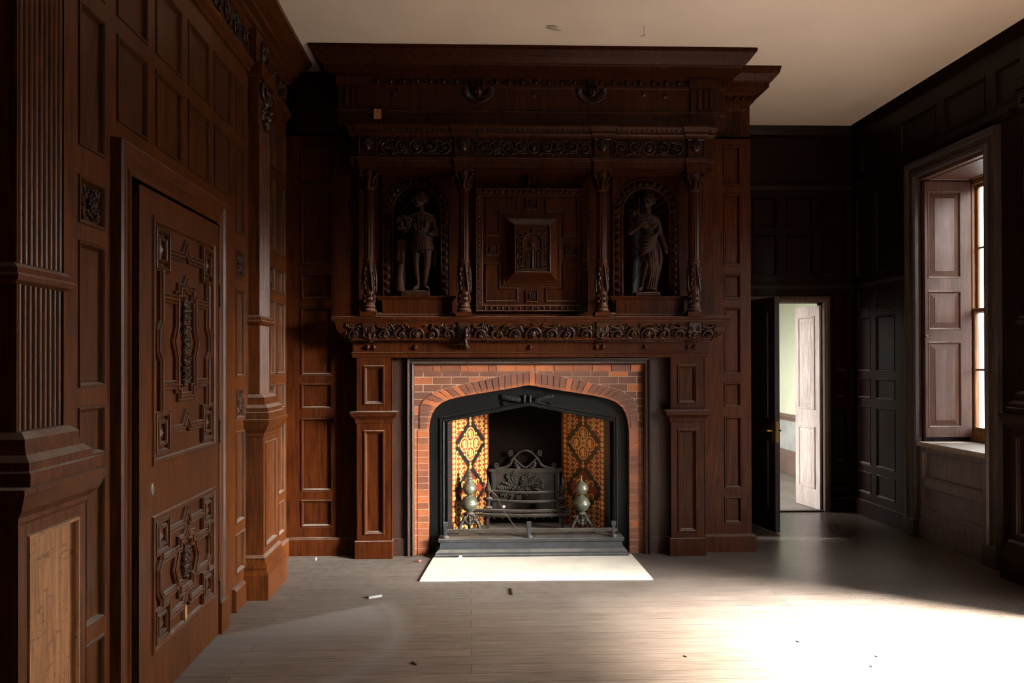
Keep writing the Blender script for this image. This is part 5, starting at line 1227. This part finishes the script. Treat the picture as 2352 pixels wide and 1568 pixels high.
def head(mb, P, c, yaw, tilt=0, H=30, hair=1):
    """head of height H (px) at c, turned by yaw (0 = at the viewer, negative = towards the viewer's left)"""
    R = Matrix.Rotation(tilt, 3, 'Y') @ Matrix.Rotation(yaw, 3, 'Z'); C = P(*c); k = H*PXS
    def E(o, r, s=10, g=7): mb.ell(C + R @ (Vector(o)*k), tuple(x*k for x in r), s, g, R)
    E((0, .05, .10), (.37, .43, .42), 14, 10); E((0, -.08, -.12), (.29, .32, .34), 12, 8); E((0, -.25, -.38), (.14, .13, .11))
    E((0, -.40, .13), (.25, .07, .055)); E((0, -.44, .02), (.06, .10, .17)); E((0, -.49, -.09), (.075, .085, .055))
    for s in (-1, 1):
        E((s*.15, -.345, .03), (.08, .05, .045)); E((s*.21, -.26, -.13), (.12, .11, .11)); E((s*.38, .04, -.04), (.05, .09, .13))
    E((0, -.385, -.215), (.12, .07, .030)); E((0, -.37, -.285), (.10, .07, .035))
def hair(mb, P, c, yaw, H=30, bun=True, seed=1):
    R = Matrix.Rotation(yaw, 3, 'Z'); C = P(*c); k = H*PXS; rn = random.Random(seed)
    for i in range(70):
        a = rn.uniform(0, 2*PI); z = rn.uniform(-.1, .55); fr = math.cos(a+PI/2)
        if -math.sin(a) > .55 and z < .26: continue
        r = math.sqrt(max(.02, .46**2 - (z-.08)**2*1.1)); o = Vector((r*math.cos(a)*.92, .05 + r*math.sin(a), z))
        mb.ell(C + R @ (o*k), (.075*k, .075*k, .085*k), 7, 5)
    if bun:
        for i in range(10): a = i*.63; mb.ell(C + R @ (Vector((.10*math.cos(a), .50+.05*math.sin(a*2), .12+.12*math.sin(a)))*k), (.10*k,)*3, 7, 5)
STAT = wood('figure_oak', (.010, .0034, .0014), (.036, .0112, .0040), rough=.5, spec=.12)
# left: youth with an armful of fruit and flowers
P = figure_tools(5.845)
z0 = P(950, 680).z
sL = thing('wooden_statue', (P(957, 680).x, 5.845, 1.9955), 'carved oak figure holding a bunch of flowers in the left niche', 'statue', 'carved figures in the overmantel niches')
mb = MB(); mb.box((P(922, 0).x, 5.80, 1.9955), (P(986, 0).x, 5.895, P(0, 667.5).z)); build('plinth', mb, STAT, sL, .004)
mb = MB()
head(mb, P, (965, 461, -2), -1.15, .05, 35); limb(mb, P, [(967, 474, 0), (969, 494, 2)], [8.0, 9.0])
limb(mb, P, [(945, 503, 0), (968, 496, 0), (990, 502, 0)], [9.5, 11.5, 9.5])
ellp(mb, P, (967, 518, -2), (23, 13, 18)); ellp(mb, P, (956, 519, -11), (9, 6, 8)); ellp(mb, P, (976, 520, -11), (9, 6, 8)); limb(mb, P, [(967, 520, 0), (970, 550, 0), (971, 566, 0)], [17, 15, 18])
limb(mb, P, [(991, 502, 0), (1003, 537, 4), (984, 539, -12)], [9, 6.8, 4.8]); hand(mb, P, (985, 540, -10), (-1, -.05, -.5), (0, 1, 0))
limb(mb, P, [(944, 503, 0), (931, 532, -4), (926, 524, -17)], [8.5, 6.5, 4.8]); hand(mb, P, (926, 524, -18), (-.5, -.7, -.4), (.7, -.4, 0))
limb(mb, P, [(979, 566, 0), (980, 606, -5), (976, 648, 0)], [14.5, 10.5, 5.6]); ellp(mb, P, (980, 622, 2), (7.5, 7, 15)); limb(mb, P, [(974, 650, 1), (978, 661, -2), (985, 664, -11)], [5.0, 5.2, 3.2])
limb(mb, P, [(957, 566, 2), (955, 606, 0), (960, 648, 5)], [13.5, 9.5, 5.4]); ellp(mb, P, (958, 622, 4), (7, 7, 14)); limb(mb, P, [(961, 650, 5), (958, 660, 1), (951, 664, -8)], [5, 5.2, 3.2])
body_mesh('body', mb, STAT, sL)
mb = MB(); hair(mb, P, (965, 461, -2), -1.15, 34, True, 3); body_mesh('hair', mb, STAT, sL, .003, 1)
mb = MB()                                                    # tunic and sash
limb(mb, P, [(950, 506, 0), (969, 500, 0), (988, 505, 0)], [10, 12.5, 10]); limb(mb, P, [(967, 514, 0), (969, 535, 0), (970, 552, 0), (970, 562, 0)], [19.5, 18.5, 21, 23.5])
mb.lathe([(.2*PXS, 0), (21*PXS, 0), (25.5*PXS, -4*PXS), (26.5*PXS, -14*PXS), (26*PXS, -20*PXS), (.2*PXS, -21*PXS)], tuple(P(970, 556, 1)), 24)
for x in (957, 977): ellp(mb, P, (x, 520, -12), (9.5, 7, 9))
for k in range(5): fold(mb, P, smooth_pts([(945, 508+7*k, -11), (952, 525+7.5*k, -20), (968, 542+7*k, -25), (985, 549+6*k, -22), (996, 543+6*k, -6)]), 3.0)
for k in range(8): x = 947+6.6*k; fold(mb, P, smooth_pts([(970+.85*(x-970), 553, -23+.018*(x-970)**2), (x, 566, -27+.022*(x-970)**2), (970+1.04*(x-970), 577, -27+.022*(x-970)**2)]), 2.3)
for k in range(4): fold(mb, P, smooth_pts([(950+10*k, 497+abs(k-1.5)*2, -11), (953+8.5*k, 512, -19), (957+7*k, 528, -20)]), 1.6)
fold(mb, P, smooth_pts([(992, 560, 2), (999, 575, 4), (996, 596, 6), (999, 612, 6)]), 5)
body_mesh('tunic', mb, STAT, sL, .0031, 1)
mb = MB(); rn = random.Random(8)
for k in range(34): a = rn.uniform(0, 6.28); r = rn.uniform(0, 1)**.5; ellp(mb, P, (929+17*r*math.cos(a), 513+19*r*math.sin(a), -20-6*rn.random()+10*r), (rn.uniform(4, 6),)*3, 8, 6)
mb.M = Matrix(); build('flower_bunch', mb, STAT, sL)
mb = MB(); limb(mb, P, [(921, 556, 8), (920, 600, 8), (916, 640, 10), (918, 668, 10)], [9, 9, 11, 14])
for k in range(5): fold(mb, P, smooth_pts([(912+5*k, 550, -2), (915+3.5*k, 570, -4), (912+4*k, 600, -4)]), 3)
fold(mb, P, smooth_pts([(912, 560, 0), (922, 572, -4), (925, 590, -4), (924, 605, -2)]), 4); body_mesh('tree_stump', mb, STAT, sL, .005, 2)
# right: draped woman with a hand on her breast
sR = thing('wooden_statue', (P(1484, 680).x, 5.845, 1.9955), 'carved oak woman in swirling drapery, hand on breast, in the right niche', 'statue', 'carved figures in the overmantel niches')
mb = MB(); mb.box((P(1455, 0).x, 5.80, 1.9955), (P(1511, 0).x, 5.895, P(0, 670.5).z)); build('plinth', mb, STAT, sR, .004)
mb = MB()
head(mb, P, (1489, 464, -2), -.75, .18, 33); limb(mb, P, [(1488, 478, 0), (1486, 496, 2)], [7.4, 8.8])
limb(mb, P, [(1467, 508, 0), (1487, 500, 0), (1507, 506, 1)], [9, 11, 8.8]); ellp(mb, P, (1487, 519, -1), (21, 12.5, 17))
for x in (1478, 1498): ellp(mb, P, (x, 520, -11), (8.5, 7.5, 8))
limb(mb, P, [(1487, 520, 0), (1490, 544, 0), (1492, 566, 0)], [16, 14, 19])
limb(mb, P, [(1508, 510, 1), (1517, 541, 6), (1529, 571, 0)], [8, 6, 4.2]); hand(mb, P, (1529, 572, 0), (.15, 1, -.2), (1, 0, .2))
limb(mb, P, [(1466, 512, 0), (1446, 536, -3), (1466, 522, -15)], [8.2, 6.2, 4.4]); hand(mb, P, (1466, 522, -16), (.9, -.35, -.25), (.3, .9, 0))
limb(mb, P, [(1482, 570, 0), (1483, 608, -10), (1474, 652, -2)], [13.5, 9, 5]); ellp(mb, P, (1480, 624, -4), (7.5, 7, 14)); limb(mb, P, [(1474, 653, -2), (1472, 664, -5), (1465, 667, -14)], [4.8, 5, 3.2])
limb(mb, P, [(1502, 570, 2), (1500, 614, 0), (1494, 655, 3)], [13, 9, 5]); limb(mb, P, [(1494, 655, 3), (1496, 664, -2), (1503, 667, -10)], [4.8, 5, 3.2])
body_mesh('body', mb, STAT, sR)
mb = MB(); hair(mb, P, (1489, 464, -2), -.75, 32, True, 5); body_mesh('hair', mb, STAT, sR, .003, 1)
mb = MB()
limb(mb, P, [(1491, 550, 0), (1494, 572, 0), (1500, 612, 0), (1496, 655, 3)], [18.5, 19.5, 15, 11])
for k in range(6): fold(mb, P, smooth_pts([(1513-2*k, 522+8*k, -5), (1506-2.5*k, 539+7*k, -19), (1490-3*k, 549+7*k, -25), (1475-2*k, 547+8.5*k, -20), (1466-.5*k, 553+7.5*k, -7)]), 3.0)
for k in range(5): fold(mb, P, smooth_pts([(1483+6.2*k, 572+2*k, -22+.9*k*k), (1489+5.6*k, 597, -20+.9*k*k), (1490+5*k, 628, -18+.9*k*k), (1485+5.5*k, 666, -14+.9*k*k)]), 2.7)
for k in range(0, 4, 2): fold(mb, P, smooth_pts([(1502+3*k, 548+4*k, -16+3*k), (1512+1.5*k, 575+3*k, -11+3*k), (1514, 600+4*k, -8+3*k), (1507, 640+5*k, -4+2*k)]), 4.0)
fold(mb, P, smooth_pts([(1476, 574, -14), (1486, 590, -20), (1487, 615, -16), (1484, 640, -8), (1485, 667, -4)]), 3.2)
fold(mb, P, smooth_pts([(1468, 560, -6), (1462, 572, -10), (1474, 578, -18)]), 4.5); fold(mb, P, smooth_pts([(1518, 570, 4), (1519, 600, 6), (1508, 650, 8), (1506, 668, 8)]), 5)
body_mesh('drapery', mb, STAT, sR, .0031, 1)
mb = MB(); mb.tube([P(1477, 586, -16), P(1464, 618, -14), P(1455, 648, -10)], .0042, 6); build('reed_staff', mb, STAT, sR); mb = MB(); mb.tube([P(1518, 509, 6), P(1522, 535, 5), P(1533, 574, -2)], .0075, 7); build('arrow_shaft', mb, STAT, sR)
mb = MB()
for k in range(16): ellp(mb, P, (1461+5*math.cos(k*2.4), 482+1.5*k, 6+3*math.sin(k)), (4.5, 4.5, 5), 7, 5)
build('torch_foliage', mb, STAT, sR)

# ------------------------------------------------------------------ daylight
def portal(name, loc, rot, sx, sy):
    l = bpy.data.lights.new(name, 'AREA'); l.shape = 'RECTANGLE'; l.size = sx; l.size_y = sy; l.cycles.is_portal = True
    o = bpy.data.objects.new(name, l); o.location = loc; o.rotation_euler = rot; COL.objects.link(o); return o
RYm = (0, PI/2, 0)                                           # faces -X
portal('window_portal', (4.36, 5.915, 1.95), RYm, 2.2, .9); portal('window_portal', (4.36, 3.05, 1.6), RYm, 2.95, 1.95)
portal('window_portal', (.36, 9.7, 1.7), (0, -PI/2, 0), 2.85, 3.85)
W = bpy.data.worlds.new('overcast_sky'); SC.world = W; W.use_nodes = True; nt = W.node_tree; bg = nt.nodes['Background']
tc = N(nt, 'ShaderNodeTexCoord'); sp = N(nt, 'ShaderNodeSeparateXYZ'); nt.links.new(tc.outputs['Generated'], sp.inputs[0])
r = ramp(nt, sp.outputs[2], [(0, SKY_G), (.04, SKY_G), (.13, SKY_H), (.28, SKY_H), (.45, SKY_M), (1, SKY_M)])
def glow(direc, width, col):                                 # bright veiled patch of cloud
    d = Vector(direc).normalized(); vm = N(nt, 'ShaderNodeVectorMath', operation='DOT_PRODUCT'); nt.links.new(tc.outputs['Generated'], vm.inputs[0]); vm.inputs[1].default_value = d
    mr = N(nt, 'ShaderNodeMapRange'); nt.links.new(vm.outputs['Value'], mr.inputs[0]); mr.interpolation_type = 'SMOOTHSTEP'; mr.inputs[1].default_value = math.cos(width); mr.inputs[2].default_value = 1
    m = nt.nodes.new('ShaderNodeMix'); m.data_type = 'RGBA'; nt.links.new(mr.outputs[0], m.inputs[0]); m.inputs[6].default_value = (0, 0, 0, 1); m.inputs[7].default_value = (*col, 1); return m.outputs[2]
sky = mixc(nt, 1.0, r.outputs[0], glow(GLOW_D, GLOW_W, GLOW_C), 'ADD')
nt.links.new(sky, bg.inputs[0]); bg.inputs[1].default_value = SKY_S
if SUN_S > 0:
    l = bpy.data.lights.new('hazy_sun', 'SUN'); l.energy = SUN_S; l.angle = SUN_A; l.color = (1, .95, .88)
    o = bpy.data.objects.new('hazy_sun', l); COL.objects.link(o); o.location = (6, 2, 6)
    o.rotation_euler = Vector(SUN_D).to_track_quat('-Z', 'Y').to_euler()
SC.view_settings.view_transform = 'Standard'; SC.view_settings.look = 'None'; SC.view_settings.gamma = 1; SC.view_settings.use_curve_mapping = False
SC.view_settings.exposure = EXPO
SC.cycles.max_bounces = 7; SC.cycles.diffuse_bounces = 4; SC.cycles.glossy_bounces = 4; SC.cycles.transparent_max_bounces = 12; SC.cycles.caustics_reflective = False; SC.cycles.caustics_refractive = False
SC.cycles.sample_clamp_indirect = 8; SC.cycles.use_denoising = True; SC.cycles.use_adaptive_sampling = True; SC.cycles.adaptive_threshold = .015
